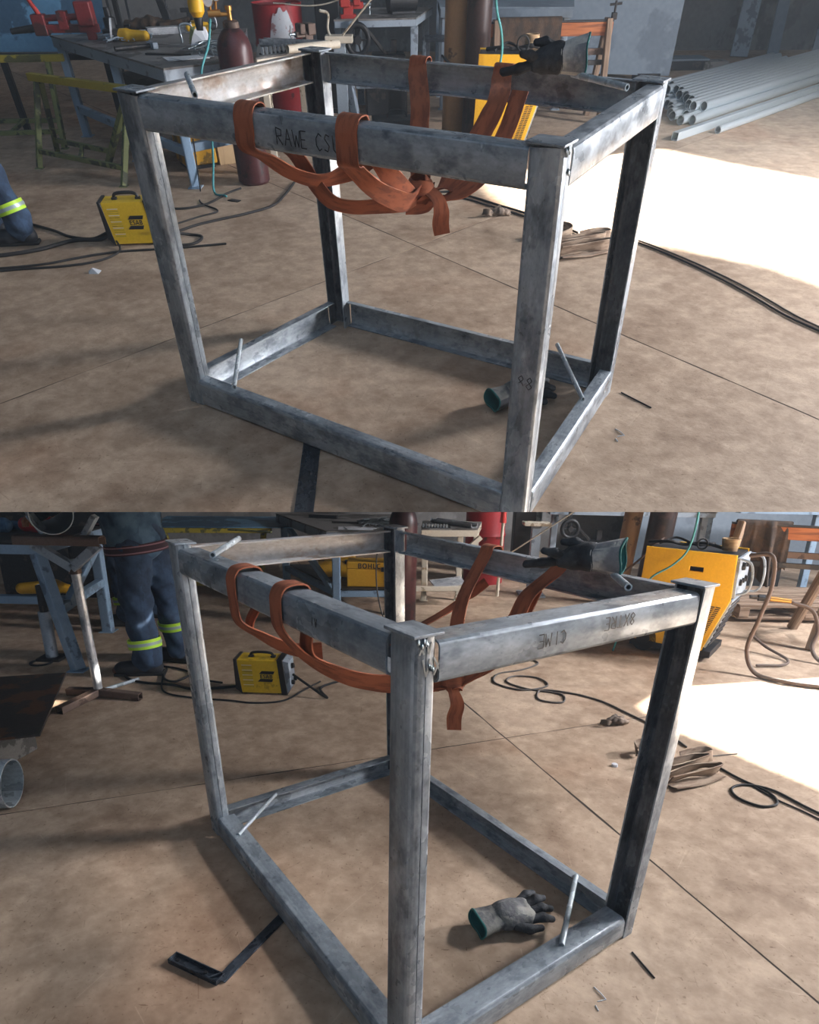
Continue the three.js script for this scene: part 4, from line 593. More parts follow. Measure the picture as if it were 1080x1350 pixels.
// ───────────────────────── the workers ─────────────────────────
// joints are given in the hall\'s axes; the figure faces towards -x, near side +z
function worker(hall, label, J, opts = {}) {
  const P = (k) => arr(J[k]), base = [J.ankleN[0], 0, (J.ankleN[2] + J.ankleF[2]) / 2], mv = (p) => V(p.x - base[0], p.y, p.z - base[2]);
  const Q = {}; for (const k in J) Q[k] = mv(P(k));
  const wave = (a, f) => (x, y, z) => a * Math.sin(y * f + x * 23) * Math.sin(x * f * 0.8 + z * 31 + y * 9);
  const bone = (a, b, ra, rb, s) => [Q[a], Q[b], ra, rb, s], off = (k, x, y, z) => Q[k].clone().add(V(x, y, z));
  const face = Q.head.clone().sub(Q.neck).setY(0).normalize(); if (face.lengthSq() < 0.01) face.set(-1, 0, 0);
  const head = [[off('head', 0, 0.03, 0), off('head', 0, 0.05, 0), 0.092, 0.094], [off('head', 0, -0.06, 0), off('head', 0, -0.07, 0).addScaledVector(face, 0.045), 0.062, 0.05], [off('head', 0, -0.005, 0).addScaledVector(face, 0.088), off('head', 0, -0.03, 0).addScaledVector(face, 0.104), 0.012, 0.016], [off('head', 0, -0.01, 0.088), off('head', 0, -0.03, 0.086), 0.016, 0.012], [off('head', 0, -0.01, -0.088), off('head', 0, -0.03, -0.086), 0.016, 0.012], [off('head', 0, -0.062, 0.018).addScaledVector(face, 0.088), off('head', 0, -0.062, -0.018).addScaledVector(face, 0.088), 0.010, 0.010]];
  const body = fieldMesh([...head, bone('neck', 'head', 0.055, 0.055), bone('chest', 'neck', 0.12, 0.06), bone('pelvis', 'chest', 0.13, 0.13), bone('shoulderN', 'shoulderF', 0.07, 0.07), bone('shoulderN', 'elbowN', 0.05, 0.042), bone('elbowN', 'handN', 0.04, 0.028), bone('shoulderF', 'elbowF', 0.05, 0.042), bone('elbowF', 'handF', 0.04, 0.028), bone('hipN', 'kneeN', 0.08, 0.058), bone('kneeN', 'ankleN', 0.056, 0.04), bone('hipF', 'kneeF', 0.08, 0.058), bone('kneeF', 'ankleF', 0.056, 0.04), bone('ankleN', 'toeN', 0.04, 0.03), bone('ankleF', 'toeF', 0.04, 0.03)], 0.016, 0.03);
  const hands = ['N', 'F'].map((s) => { const h = Q['hand' + s], d = h.clone().sub(Q['elbow' + s]).normalize(), side = V(0, 1, 0).cross(d).normalize(), dn = d.clone().cross(side).normalize().multiplyScalar(d.clone().cross(side).y > 0 ? -1 : 1); const o = (a, b, c) => h.clone().addScaledVector(d, a).addScaledVector(side, b).addScaledVector(dn, c), L = [0.062, 0.07, 0.066, 0.052], B = [[o(0, -0.012, 0), o(0.07, -0.022, 0.005), 0.022, 0.016], [o(0, 0.012, 0), o(0.07, 0.022, 0.005), 0.022, 0.016]]; [-0.03, -0.010, 0.010, 0.03].forEach((z, i) => { B.push([o(0.075, z, 0.006), o(0.075 + L[i] * 0.55, z * 1.1, 0.016), 0.0095, 0.009], [o(0.075 + L[i] * 0.55, z * 1.1, 0.016), o(0.075 + L[i] * 0.85, z * 1.1, 0.042), 0.009, 0.0075]); }); B.push([o(0.02, -0.03, 0.004), o(0.05, -0.052, 0.022), 0.012, 0.010], [o(0.05, -0.052, 0.022), o(0.075, -0.048, 0.04), 0.010, 0.008]); return fieldMesh(B, 0.005, 0.008); });
  const root = single(hall, 'person', label, 'person', [body, ...hands], M.skin, base);
  const legs = fieldMesh([bone('pelvis', 'hipN', 0.15, 0.12), bone('pelvis', 'hipF', 0.15, 0.12), bone('hipN', 'kneeN', 0.115, 0.094), bone('kneeN', 'cuffN', 0.092, 0.082), bone('hipF', 'kneeF', 0.115, 0.094), bone('kneeF', 'cuffF', 0.092, 0.082), [off('cuffN', 0, -0.02, 0), off('cuffN', 0.01, 0.03, 0.0), 0.088, 0.083], [off('cuffF', 0, -0.02, 0), off('cuffF', 0.01, 0.03, 0), 0.088, 0.083]], 0.014, 0.03, wave(0.010, 34));
  part(root, 'trousers', legs, opts.trousers || M.cloth);
  const jacket = fieldMesh([[Q.hem, Q.belly, 0.185, 0.18, [0.95, 1, 1.05]], [Q.belly, Q.chest, 0.18, 0.17], [Q.chest, Q.neck, 0.15, 0.075], bone('shoulderN', 'elbowN', 0.085, 0.07), bone('elbowN', 'handN', 0.068, 0.05), bone('shoulderF', 'elbowF', 0.085, 0.07), bone('elbowF', 'handF', 0.068, 0.05)], 0.015, 0.05, wave(0.009, 26));
  const jk = part(root, 'jacket', jacket, opts.jacket || M.cloth2);
  // hem band, reflective bands
  const ringAt = (c, axis, rx, rz, h, r0 = 0) => { const a = axis.clone().normalize(), x = V(1, 0, 0).addScaledVector(a, -a.x).normalize(), z = x.clone().cross(a); const pts = []; for (let i = 0; i < 36; i++) { const q = i / 36 * Math.PI * 2; pts.push(c.clone().addScaledVector(x, rx * Math.cos(q)).addScaledVector(z, rz * Math.sin(q))); } pts.push(pts[0].clone()); return ribbon(pts, pts.map(() => a), h, 0.006, 72); };
  const hemAxis = Q.belly.clone().sub(Q.hem);
  const band = part(root, 'hem_band', ringAt(Q.hem.clone().addScaledVector(hemAxis, -0.30), hemAxis, 0.188, 0.196, 0.062), M.maroon); for (const o of [0.1, -0.1]) part(band, 'stripe', ringAt(Q.hem.clone().addScaledVector(hemAxis, -0.30 + o), hemAxis, 0.1905, 0.1985, 0.008), M.pink);
  for (const s of ['N', 'F']) { const c = Q['band' + s], ax = Q['knee' + s].clone().sub(Q['cuff' + s]).normalize(); const b = part(root, 'reflective_band', ringAt(c, ax, 0.101, 0.101, 0.058), M.lime, 'lime reflective band'); part(b, 'silver_strip', ringAt(c, ax, 0.1035, 0.1035, 0.02), M.silverTape); }
  for (const s of ['N', 'F']) { const a = Q['ankle' + s], to = Q['toe' + s], d = to.clone().sub(a).setY(0).normalize(), f = (x, y, z) => a.clone().addScaledVector(d, x).setY(y).add(V(0, 0, 0)).addScaledVector(V(0, 1, 0).cross(d), z); const boot = part(root, 'boot', fieldMesh([[f(-0.035, 0.05, 0), f(0.17, 0.045, 0), 0.048, 0.042], [f(-0.01, 0.06, 0), f(0, 0.17, 0), 0.055, 0.056], [f(0.12, 0.045, 0.012), f(0.19, 0.04, 0), 0.045, 0.036]], 0.008, 0.03), M.boot); part(boot, 'sole', bar(f(-0.085, 0.011, 0), f(0.225, 0.011, 0), 0.094, 0.02, null, 0.006), M.rubber); }
  const hair = fieldMesh([[off('head', 0, 0.055, 0).addScaledVector(face, -0.012), off('head', 0, 0.075, 0).addScaledVector(face, -0.01), 0.098, 0.092], [off('head', 0, 0, 0).addScaledVector(face, -0.05), off('head', 0, -0.03, 0).addScaledVector(face, -0.05), 0.06, 0.04]], 0.01, 0.03); part(root, 'hair', hair, M.hair);
  for (const z of [0.032, -0.032]) part(root, 'eye', new THREE.SphereGeometry(0.011, 12, 8).translate(...off('head', 0, 0.005, 0).addScaledVector(face, 0.082).add(V(0, 0, z)).toArray()), M.white);
  return root;
}
const standing = (dx, dz, o = {}) => { const j = { ankleN: [-1.69, 0.09, -3.99], toeN: [-1.90, 0.03, -3.96], cuffN: [-1.70, 0.13, -3.99], bandN: [-1.765, 0.215, -4.0], kneeN: [-1.74, 0.50, -4.02], hipN: [-1.735, 0.85, -4.06], ankleF: [-1.58, 0.09, -4.26], toeF: [-1.75, 0.03, -4.30], cuffF: [-1.585, 0.13, -4.26], bandF: [-1.605, 0.28, -4.25], kneeF: [-1.615, 0.50, -4.22], hipF: [-1.70, 0.85, -4.2], pelvis: [-1.72, 0.90, -4.13], hem: [-1.745, 0.87, -4.13], belly: [-1.765, 1.06, -4.13], chest: [-1.85, 1.27, -4.12], neck: [-1.95, 1.47, -4.1], head: [-2.03, 1.60, -4.1], shoulderN: [-1.88, 1.38, -3.95], elbowN: [-2.0, 1.14, -3.86], handN: [-2.22, 1.04, -3.93], shoulderF: [-1.88, 1.38, -4.29], elbowF: [-2.0, 1.14, -4.36], handF: [-2.22, 1.04, -4.28] }; Object.assign(j, o); for (const k in j) j[k] = [j[k][0] + dx, j[k][1], j[k][2] + dz]; return j; };
const mid = (j) => { for (const s of ['N', 'F']) { const a = j['cuff' + s], b = j['knee' + s], t = (j['band' + s][1] - a[1]) / (b[1] - a[1]); j['band' + s] = [lerp(a[0], b[0], t), j['band' + s][1], lerp(a[2], b[2], t)]; } return j; };
worker(LO, 'worker in blue overalls leaning over the left bench, lime bands on both legs', mid(standing(-0.02, 0)));
worker(LO, 'second worker in dark trousers, behind the worker at the left bench', mid(standing(-0.62, -1.15)), { jacket: M.cloth });
worker(UP, 'worker in blue overalls at the left edge, one leg showing, upper floor', mid(standing(-1.04, -1.40, { ankleF: [-1.98, 0.09, -4.2], toeF: [-2.15, 0.03, -4.24], cuffF: [-1.98, 0.13, -4.2], bandF: [-2.0, 0.28, -4.2], kneeF: [-1.96, 0.50, -4.18], hipF: [-1.92, 0.85, -4.16], kneeN: [-1.80, 0.5, -4.02], hipN: [-1.89, 0.86, -4.04], pelvis: [-1.93, 0.9, -4.1], hem: [-1.98, 0.91, -4.1], belly: [-2.02, 1.06, -4.1], chest: [-2.1, 1.27, -4.1], neck: [-2.2, 1.47, -4.1], head: [-2.28, 1.6, -4.1], shoulderN: [-2.12, 1.38, -3.95], elbowN: [-2.22, 1.14, -3.86], handN: [-2.42, 1.04, -3.93], shoulderF: [-2.12, 1.38, -4.29], elbowF: [-2.22, 1.14, -4.36], handF: [-2.42, 1.04, -4.28] })));

// ───────────────────────── workshop furniture, built once per place it stands ─────────────────────────
const XZ = ([x, z], y = 0) => V(x, y, z);
function workbench(hall, label, o) {   // top: corners [x, z] from the front left, going right; legs: [x, z]
  const c = o.top.reduce((a, p) => [a[0] + p[0] / o.top.length, a[1] + p[1] / o.top.length], [0, 0]), t = thing(hall, o.name || 'workbench', label, o.category || 'bench', [c[0], 0, c[1]]), y = o.y, th = o.th || 0.012, A = o.apron || 0.06, m = o.legMat || M.greyBlue;
  partAt(t, 'top', slab(o.top, y - th, y), o.topMat || M.greyTop);
  const ins = o.top.map(([x, z]) => [lerp(x, c[0], 0.015), lerp(z, c[1], 0.015)]);
  ins.forEach((p, i) => { const q = ins[(i + 1) % ins.length]; if (A) partAt(t, 'apron', bar(XZ(p, y - th - A / 2), XZ(q, y - th - A / 2), 0.012, A, undefined, 0.002), o.apronMat || m); });
  const s = o.leg || 0.06;
  o.legs.forEach((p) => { const q = p.length > 2 ? [p[2], p[3]] : p; partAt(t, 'leg', [rhs(XZ(p, y - th - A), XZ(q, 0.006), s, s), bx(s * 1.5, 0.006, s * 1.5, q[0], 0.003, q[1], 0.001)], m); });
  for (const [a, b, ya, yb, w] of o.bars || []) partAt(t, 'stretcher', rhs(XZ(a, ya), XZ(b, yb ?? ya), w || s * 0.8, w || s * 0.8), o.barMat || m);
  return t;
}
function trestle(hall, label, b0, b1, y, feet, mat, legMat, group) {   // beam and two pairs of splayed legs
  const t = thing(hall, 'trestle', label, 'trestle', [(b0[0] + b1[0]) / 2, 0, (b0[1] + b1[1]) / 2], 0, group), P = XZ(b0, y), Q = XZ(b1, y), at = (k) => P.clone().lerp(Q, k);
  partAt(t, 'beam', rhs(P, Q, 0.06, 0.05), mat);
  feet.forEach(([k, f]) => partAt(t, 'leg', [rhs(at(k).setY(y - 0.02), XZ(f, 0.005), 0.045, 0.045), bx(0.07, 0.005, 0.07, f[0], 0.0026, f[1], 0)], legMat));
  const F = feet.map(([k, f]) => at(k).lerp(XZ(f), 0.80));
  partAt(t, 'stretcher', [rhs(F[0], F[1], 0.035, 0.035), rhs(F[2], F[3], 0.035, 0.035), rhs(F[0].clone().lerp(F[1], 0.5), F[2].clone().lerp(F[3], 0.5), 0.03, 0.03)], legMat); return t;
}
function gasCylinder(hall, label, at, r, h, mat, lean, group) {
  const t = thing(hall, 'gas_cylinder', label, 'cylinder', [at[0], 0, at[1]], 0, group), m = lean ? new THREE.Matrix4().makeRotationFromEuler(new THREE.Euler(lean[0], 0, lean[1])) : null, T = (g) => (m ? merge([g]).clone().applyMatrix4(m).translate(0, lean[2] || 0, 0) : g);
  part(t, 'body', T(lathe([[0, 0.002], [r * 0.9, 0.002], [r, 0.02], [r, h * 0.80], [r * 0.97, h * 0.835], [r * 0.86, h * 0.875], [r * 0.62, h * 0.915], [r * 0.40, h * 0.935], [r * 0.32, h * 0.95], [0, h * 0.95]], 36)), mat);
  part(t, 'neck_ring', T(lathe([[r * 0.33, h * 0.93], [r * 0.46, h * 0.935], [r * 0.44, h * 0.965], [r * 0.30, h * 0.975], [0, h * 0.975]], 24)), M.rustBrown);
  const y = h * 0.975; part(t, 'valve', T(merge([rod([0, y, 0], [0, y + 0.05, 0], 0.02, 0.016, 12), rod([-0.005, y + 0.03, 0], [-0.06, y + 0.03, 0.02], 0.012, 0.012, 10), rod([0, y + 0.05, 0], [0, y + 0.075, 0], 0.026, 0.026, 10)])), M.brass); return t;
}
function regulator(hall, label, at, s) {   // two white dials, yellow knob, brass body
  const t = thing(hall, 'gas_regulator', label, 'gauge', at);
  part(t, 'body', [rod([0.02 * s, 0, 0], [-0.06 * s, 0.0, 0.02 * s], 0.018 * s, 0.018 * s, 12), rod([-0.04 * s, 0, 0.01 * s], [-0.04 * s, 0.05 * s, 0.02 * s], 0.009 * s), rod([-0.01 * s, 0, 0], [0.0, 0.055 * s, 0.01 * s], 0.009 * s)], M.brass);
  for (const [x, y] of [[-0.045, 0.062], [0.012, 0.088]]) { const g = part(t, 'gauge', rod([x * s, y * s, 0.0], [x * s, y * s, 0.03 * s], 0.034 * s, 0.034 * s, 20), M.brass); part(g, 'dial', rod([x * s, y * s, 0.03 * s], [x * s, y * s, 0.033 * s], 0.031 * s, 0.031 * s, 20), M.white); }
  part(t, 'bonnet', lathe([[0, 0.06], [0.04, 0.055], [0.052, 0.02], [0.05, -0.02], [0.03, -0.045], [0, -0.05]].map(([a, b]) => [a * s, b * s]), 20, -0.125 * s, 0.03 * s, 0.03 * s), M.yellow); part(t, 'knob', rod([-0.125 * s, -0.02 * s, 0.03 * s], [-0.125 * s, -0.075 * s, 0.04 * s], 0.03 * s, 0.022 * s, 14), M.black); return t;
}
function drum(hall, label, at, r, h, mat, patch) {
  const t = thing(hall, 'oil_drum', label, 'drum', [at[0], 0, at[1]]), p = [[0, 0.012], [r - 0.01, 0.012], [r, 0]];
  for (const k of [0.33, 0.66]) p.push([r - 0.004, h * k - 0.03], [r + 0.008, h * k], [r - 0.004, h * k + 0.03]); p.push([r - 0.004, h - 0.01], [r + 0.004, h], [r - 0.008, h], [r - 0.012, h - 0.015], [0, h - 0.015]);
  part(t, 'shell', lathe(p, 40), mat); part(t, 'bung', rod([r * 0.5, h - 0.016, 0.04], [r * 0.5, h - 0.002, 0.04], 0.03, 0.026, 14), M.darkMetal);
  if (patch) { const pos = [], idx = []; for (let i = 0; i <= 14; i++) { const a = -0.25 + i / 14 * 1.05, e = Math.sin(i / 14 * Math.PI), y0 = h * 0.70 - 0.02 * Math.sin(i * 1.7), y1 = y0 + 0.02 + h * 0.24 * Math.pow(e, 0.5); for (const y of [y0, y1]) pos.push(Math.sin(a) * (r + 0.010), y, Math.cos(a) * (r + 0.010)); if (i) { const k = i * 2; idx.push(k - 2, k, k - 1, k - 1, k, k + 1); } } const g = new THREE.BufferGeometry(); g.setAttribute('position', new THREE.Float32BufferAttribute(pos, 3)); g.setIndex(idx); g.computeVertexNormals(); part(t, 'white_patch', g, M.whiteWorn, 'worn white paint patch'); }
  return t;
}
function bigWelder(hall, label, at, turn, s) {   // own axes: broad yellow side towards +z, control panel at +x
  const t = thing(hall, 'welding_power_source', label, 'welding machine', [at[0], 0, at[1]], turn), W = 0.64 * s, H = 0.70 * s, D = 0.44 * s, y0 = 0.085 * s;
  const shape = (pts) => new THREE.Shape(pts.map(([x, y]) => new THREE.Vector2(x, y))), ext = (sh, d, z) => boxUV(new THREE.ExtrudeGeometry(sh, { depth: d, bevelEnabled: true, bevelSize: 0.004, bevelThickness: 0.004, bevelSegments: 2 })).translate(0, 0, z);
  const side = [[-W / 2, y0], [W / 2 - 0.13 * s, y0], [W / 2, y0 + H * 0.56], [W / 2 - 0.012 * s, y0 + H], [-W / 2 + 0.02 * s, y0 + H]];
  const sh = shape(side); { const hole = new THREE.Path(); const hx = W * 0.10, hy = y0 + H * 0.83; hole.moveTo(hx - 0.05 * s, hy - 0.02 * s); hole.lineTo(hx + 0.05 * s, hy - 0.02 * s); hole.lineTo(hx + 0.05 * s, hy + 0.02 * s); hole.lineTo(hx - 0.05 * s, hy + 0.02 * s); hole.closePath(); sh.holes.push(hole); }
  part(t, 'side_panel', ext(sh, 0.012, D / 2 - 0.016), M.yellow); part(t, 'side_panel', ext(shape(side), 0.012, -D / 2), M.yellow);
  part(t, 'cabinet', ext(shape(side.map(([x, y]) => [x * 0.985, y0 + (y - y0) * 0.985])), D - 0.06, -D / 2 + 0.022), M.darkMetal);
  for (let i = 0; i < 20; i++) for (const c of [0, 1]) part(t, 'vent_slot', bx(0.032 * s, 0.0070 * s, 0.004, W / 2 - 0.105 * s + c * 0.038 * s - i * 0.0046 * s, y0 + H * 0.47 - i * 0.0135 * s, D / 2 + 0.0005, 0), M.darkMetal);
  // control end: sloping grey panel above, grille below
  const e = (a, b, w, th, dx) => { const p = V(a[0] + dx, a[1], 0), q = V(b[0] + dx, b[1], 0); return bar(p, q, w, th, V(1, 0, 0), 0.003); };
  part(t, 'front_panel', e([W / 2 + 0.004, y0 + H * 0.58], [W / 2 - 0.006, y0 + H * 0.98], D * 0.92, 0.02, 0.008), M.greyBlue);
  part(t, 'grille', e([W / 2 - 0.12 * s, y0 + 0.02], [W / 2, y0 + H * 0.55], D * 0.92, 0.016, 0.008), M.greyBlue);
  for (let i = 0; i < 9; i++) part(t, 'grille_bar', e([W / 2 - (0.115 - i * 0.0125) * s, y0 + 0.03 + i * 0.04 * s], [W / 2 - (0.110 - i * 0.0125) * s, y0 + 0.05 + i * 0.04 * s], D * 0.85, 0.008, 0.022), M.darkMetal);
  for (const [y, z, r] of [[0.88, 0.08, 0.03], [0.88, -0.06, 0.022], [0.72, 0.1, 0.026], [0.72, 0.0, 0.02], [0.72, -0.1, 0.026]]) part(t, 'dial', rod([W / 2 + 0.012, y0 + H * y, z * s], [W / 2 + 0.036, y0 + H * y, z * s], r * s, r * 0.85 * s, 14), M.black);
  part(t, 'handle', tube([[W / 2 + 0.0, y0 + H * 0.97, D * 0.40], [W / 2 + 0.08 * s, y0 + H * 0.93, D * 0.40], [W / 2 + 0.09 * s, y0 + H * 0.66, D * 0.40], [W / 2 + 0.0, y0 + H * 0.60, D * 0.40]], 0.009 * s, 30, 7), M.greyBlue);
  part(t, 'handle', tube([[W / 2 + 0.0, y0 + H * 0.97, -D * 0.42], [W / 2 + 0.10 * s, y0 + H * 0.93, -D * 0.42], [W / 2 + 0.11 * s, y0 + H * 0.60, -D * 0.42], [W / 2 + 0.0, y0 + H * 0.56, -D * 0.42]], 0.009 * s, 30, 7), M.greyBlue);
  part(t, 'base_tray', bx(W * 0.92, 0.05 * s, D * 0.92, -0.04 * s, y0 - 0.03 * s, 0), M.darkMetal);
  for (const z of [1, -1]) { const w = part(t, 'wheel', rod([-W * 0.36, 0.10 * s, z * (D / 2 + 0.00)], [-W * 0.36, 0.10 * s, z * (D / 2 - 0.05)], 0.098 * s, 0.098 * s, 26), M.rubber); part(w, 'hub', rod([-W * 0.36, 0.10 * s, z * (D / 2 + 0.004)], [-W * 0.36, 0.10 * s, z * (D / 2 - 0.054)], 0.05 * s, 0.05 * s, 18), M.darkMetal); part(t, 'caster', [rod([W * 0.24, 0.036 * s, z * D * 0.36 - 0.015], [W * 0.24, 0.036 * s, z * D * 0.36 + 0.015], 0.035 * s, 0.035 * s, 18), bx(0.06 * s, 0.05 * s, 0.045 * s, W * 0.24, 0.065 * s, z * D * 0.36)], M.darkMetal); }
  return t;
}
function woodHorse(hall, label, o) {   // joiner\'s horse: orange-brown rails between two pairs of splayed wooden legs
  const [x0, z0] = o.a, [x1, z1] = o.b, y = o.y, t = thing(hall, 'wooden_horse', label, 'bench', [(x0 + x1) / 2, 0, (z0 + z1) / 2]), P = (k, yy, out = 0) => { const d = V(x1 - x0, 0, z1 - z0).normalize(), n = V(-d.z, 0, d.x); return V(lerp(x0, x1, k), yy, lerp(z0, z1, k)).addScaledVector(n, out); };
  partAt(t, 'top_rail', bar(P(0, y), P(1, y), 0.05, 0.10, undefined, 0.004), M.woodOrange); partAt(t, 'rail', bar(P(0.02, y - 0.17), P(0.98, y - 0.17), 0.035, 0.05, undefined, 0.003), M.rustBrown); partAt(t, 'rail', bar(P(0.02, y - 0.25, 0.03), P(0.98, y - 0.25, 0.03), 0.03, 0.04, undefined, 0.003), M.darkMetal);
  partAt(t, 'top_edge', bar(P(0, y + 0.058), P(1, y + 0.058), 0.055, 0.014, undefined, 0.002), M.darkMetal);
  for (const k of o.legsAt || [0.04, 0.96]) for (const s of [1, -1]) partAt(t, 'leg', bar(P(k, y + 0.07, s * 0.02), P(k + (o.splay ?? 0.0), 0.0, s * (o.spread || 0.26)), 0.055, 0.07, undefined, 0.004), M.wood);
  for (const k of o.legsAt || [0.04, 0.96]) partAt(t, 'stretcher', bar(P(k, y * 0.42, 0.16), P(k, y * 0.42, -0.16), 0.03, 0.06, undefined, 0.003), M.wood);
  if (o.clamp) partAt(t, 'clamp_screw', [rod(P(1, y + 0.06), P(1, y + 0.20), 0.012, 0.012), rod(P(1, y + 0.17).add(V(-0.06, 0, 0)), P(1, y + 0.17).add(V(0.06, 0.01, 0)), 0.010, 0.010), bx(0.05, 0.05, 0.06, ...P(1.0, y + 0.09).toArray())], M.darkMetal);
  return t;
}
function drape(hall, label, a, b, y, len, bulge, mat) {   // leather hanging in folds over a rail, both sides
  const n = 46, m = 22, pos = [], uv = [], idx = [], d = V(b[0] - a[0], 0, b[1] - a[1]), L = d.length(); d.normalize(); const nn = V(-d.z, 0, d.x); if (nn.z < 0) nn.negate();
  for (let j = 0; j <= m; j++) for (let i = 0; i <= n; i++) {
    const u = i / n, v = j / m * 2 - 1, s = Math.sign(v), h = Math.abs(v), fold = bulge * h * (Math.sin(u * 21 + 1) * 0.6 + Math.sin(u * 9.3 + 2.2 * s) * 0.5) * (0.4 + h * 0.6), ln = len * (1 + 0.14 * Math.sin(u * 11 + s) - 0.1 * u);
    const p = V(a[0], 0, a[1]).addScaledVector(d, u * L + 0.02 * h * Math.sin(u * 13)).addScaledVector(nn, s * (0.034 + 0.01 * h) + fold + s * Math.abs(fold)).setY(y + 0.012 - Math.max(0, h - 0.08) * ln); pos.push(p.x, p.y, p.z); uv.push(u * L, v * len);
    if (i && j) { const q = j * (n + 1) + i; idx.push(q, q - 1, q - n - 2, q, q - n - 2, q - n - 1); }
  }
  const g = new THREE.BufferGeometry(); g.setAttribute('position', new THREE.Float32BufferAttribute(pos, 3)); g.setAttribute('uv', new THREE.Float32BufferAttribute(uv, 2)); g.setIndex(idx); g.computeVertexNormals();
  const k = strip(g), back = k.clone(); { const p = back.attributes.position, q = back.attributes.normal; for (let i = 0; i < p.count; i += 3) { for (const A of [p, q]) { const x = [A.getX(i), A.getY(i), A.getZ(i)]; A.setXYZ(i, A.getX(i + 1), A.getY(i + 1), A.getZ(i + 1)); A.setXYZ(i + 1, ...x); } } for (let i = 0; i < p.count; i++) { p.setXYZ(i, p.getX(i) - q.getX(i) * 0.004, p.getY(i) - q.getY(i) * 0.004, p.getZ(i) - q.getZ(i) * 0.004); q.setXYZ(i, -q.getX(i), -q.getY(i), -q.getZ(i)); } }
  return singleAt(hall, 'leather_apron', label, 'apron', mergeGeometries([k, back]), mat, [(a[0] + b[0]) / 2, 0, (a[1] + b[1]) / 2]);
}
const tool = (hall, name, label, category, at, turn, list, group) => { const t = thing(hall, name, label, category, at, turn, group); for (const [n, g, m] of list) part(t, n, g, m); return t; };
function hammer(hall, label, at, turn, s) { return tool(hall, 'hammer', label, 'hammer', at, turn, [['handle', rod([-0.16 * s, 0.022, 0], [0.12 * s, 0.022, 0], 0.015 * s, 0.012 * s), M.darkMetal], ['head', bx(0.045 * s, 0.045, 0.12 * s, 0.135 * s, 0.023, 0, 0.008), M.greyBlue]]); }
function angleGrinder(hall, label, at, turn, s) { return tool(hall, 'angle_grinder', label, 'grinder', at, turn, [['body', fieldMesh([[[-0.10 * s, 0.042, 0], [0.06 * s, 0.04, 0], 0.03 * s, 0.036 * s], [[0.06 * s, 0.04, 0], [0.11 * s, 0.04, 0], 0.04 * s, 0.04 * s]], 0.008, 0.02), M.yellow], ['gear_head', fieldMesh([[[0.12 * s, 0.045, 0], [0.17 * s, 0.045, 0], 0.036 * s, 0.03 * s]], 0.008, 0.02), M.darkMetal], ['disc', rod([0.165 * s, 0.078, -0.04], [0.175 * s, 0.081, -0.046], 0.068 * s, 0.068 * s, 24), M.white], ['side_handle', rod([0.13 * s, 0.05, 0.02], [0.13 * s, 0.06, 0.13 * s], 0.015 * s, 0.017 * s), M.black]]); }
function steelStrip(hall, name, label, a, b, y, w, h, mat) { return singleAt(hall, name, label, 'bar', bar(XZ(a, y + h / 2), XZ(b, y + h / 2), w, h, undefined, 0.002), mat, [(a[0] + b[0]) / 2, y, (a[1] + b[1]) / 2]); }
function scrapHeap(hall, label, at, y, n, r, mat) {   // a tangle nobody could count
  const g = []; for (let i = 0; i < n; i++) { const a = R(0, 6.28), q = Math.sqrt(rnd()) * r, x = at[0] + Math.cos(a) * q, z = at[1] + Math.sin(a) * q, b = R(0, 6.28), L = R(0.05, 0.16), yy = y + R(0.006, 0.05 * (1 - q / r) + 0.012); g.push(tube([[x - Math.cos(b) * L, yy, z - Math.sin(b) * L], [x + R(-0.03, 0.03), yy + R(0, 0.02), z + R(-0.03, 0.03)], [x + Math.cos(b) * L, yy + R(-0.004, 0.01), z + Math.sin(b) * L]], R(0.003, 0.007), 8, 5)); }
  const m = singleAt(hall, 'scrap_wire', label, 'scrap', g, mat, [at[0], y, at[1]]); m.userData.kind = 'stuff'; return m;
}
function benchVise(hall, label, at, turn, s, mat) { return tool(hall, 'bench_vise', label, 'vise', at, turn, [['base', [bx(0.16 * s, 0.03 * s, 0.12 * s, 0, 0.015 * s, 0), bx(0.10 * s, 0.08 * s, 0.09 * s, 0, 0.06 * s, 0, 0.008)], mat], ['fixed_jaw', bx(0.10 * s, 0.10 * s, 0.14 * s, 0.03 * s, 0.13 * s, 0, 0.01), mat], ['sliding_jaw', [bx(0.07 * s, 0.09 * s, 0.14 * s, -0.09 * s, 0.135 * s, 0, 0.01), bx(0.16 * s, 0.05 * s, 0.07 * s, -0.08 * s, 0.09 * s, 0, 0.006)], mat], ['screw', rod([-0.08 * s, 0.095 * s, 0], [-0.24 * s, 0.095 * s, 0], 0.012 * s, 0.012 * s), M.stainless], ['handle', rod([-0.225 * s, 0.02 * s, 0.0], [-0.225 * s, 0.17 * s, 0.01], 0.007 * s, 0.007 * s), M.stainless]]); }

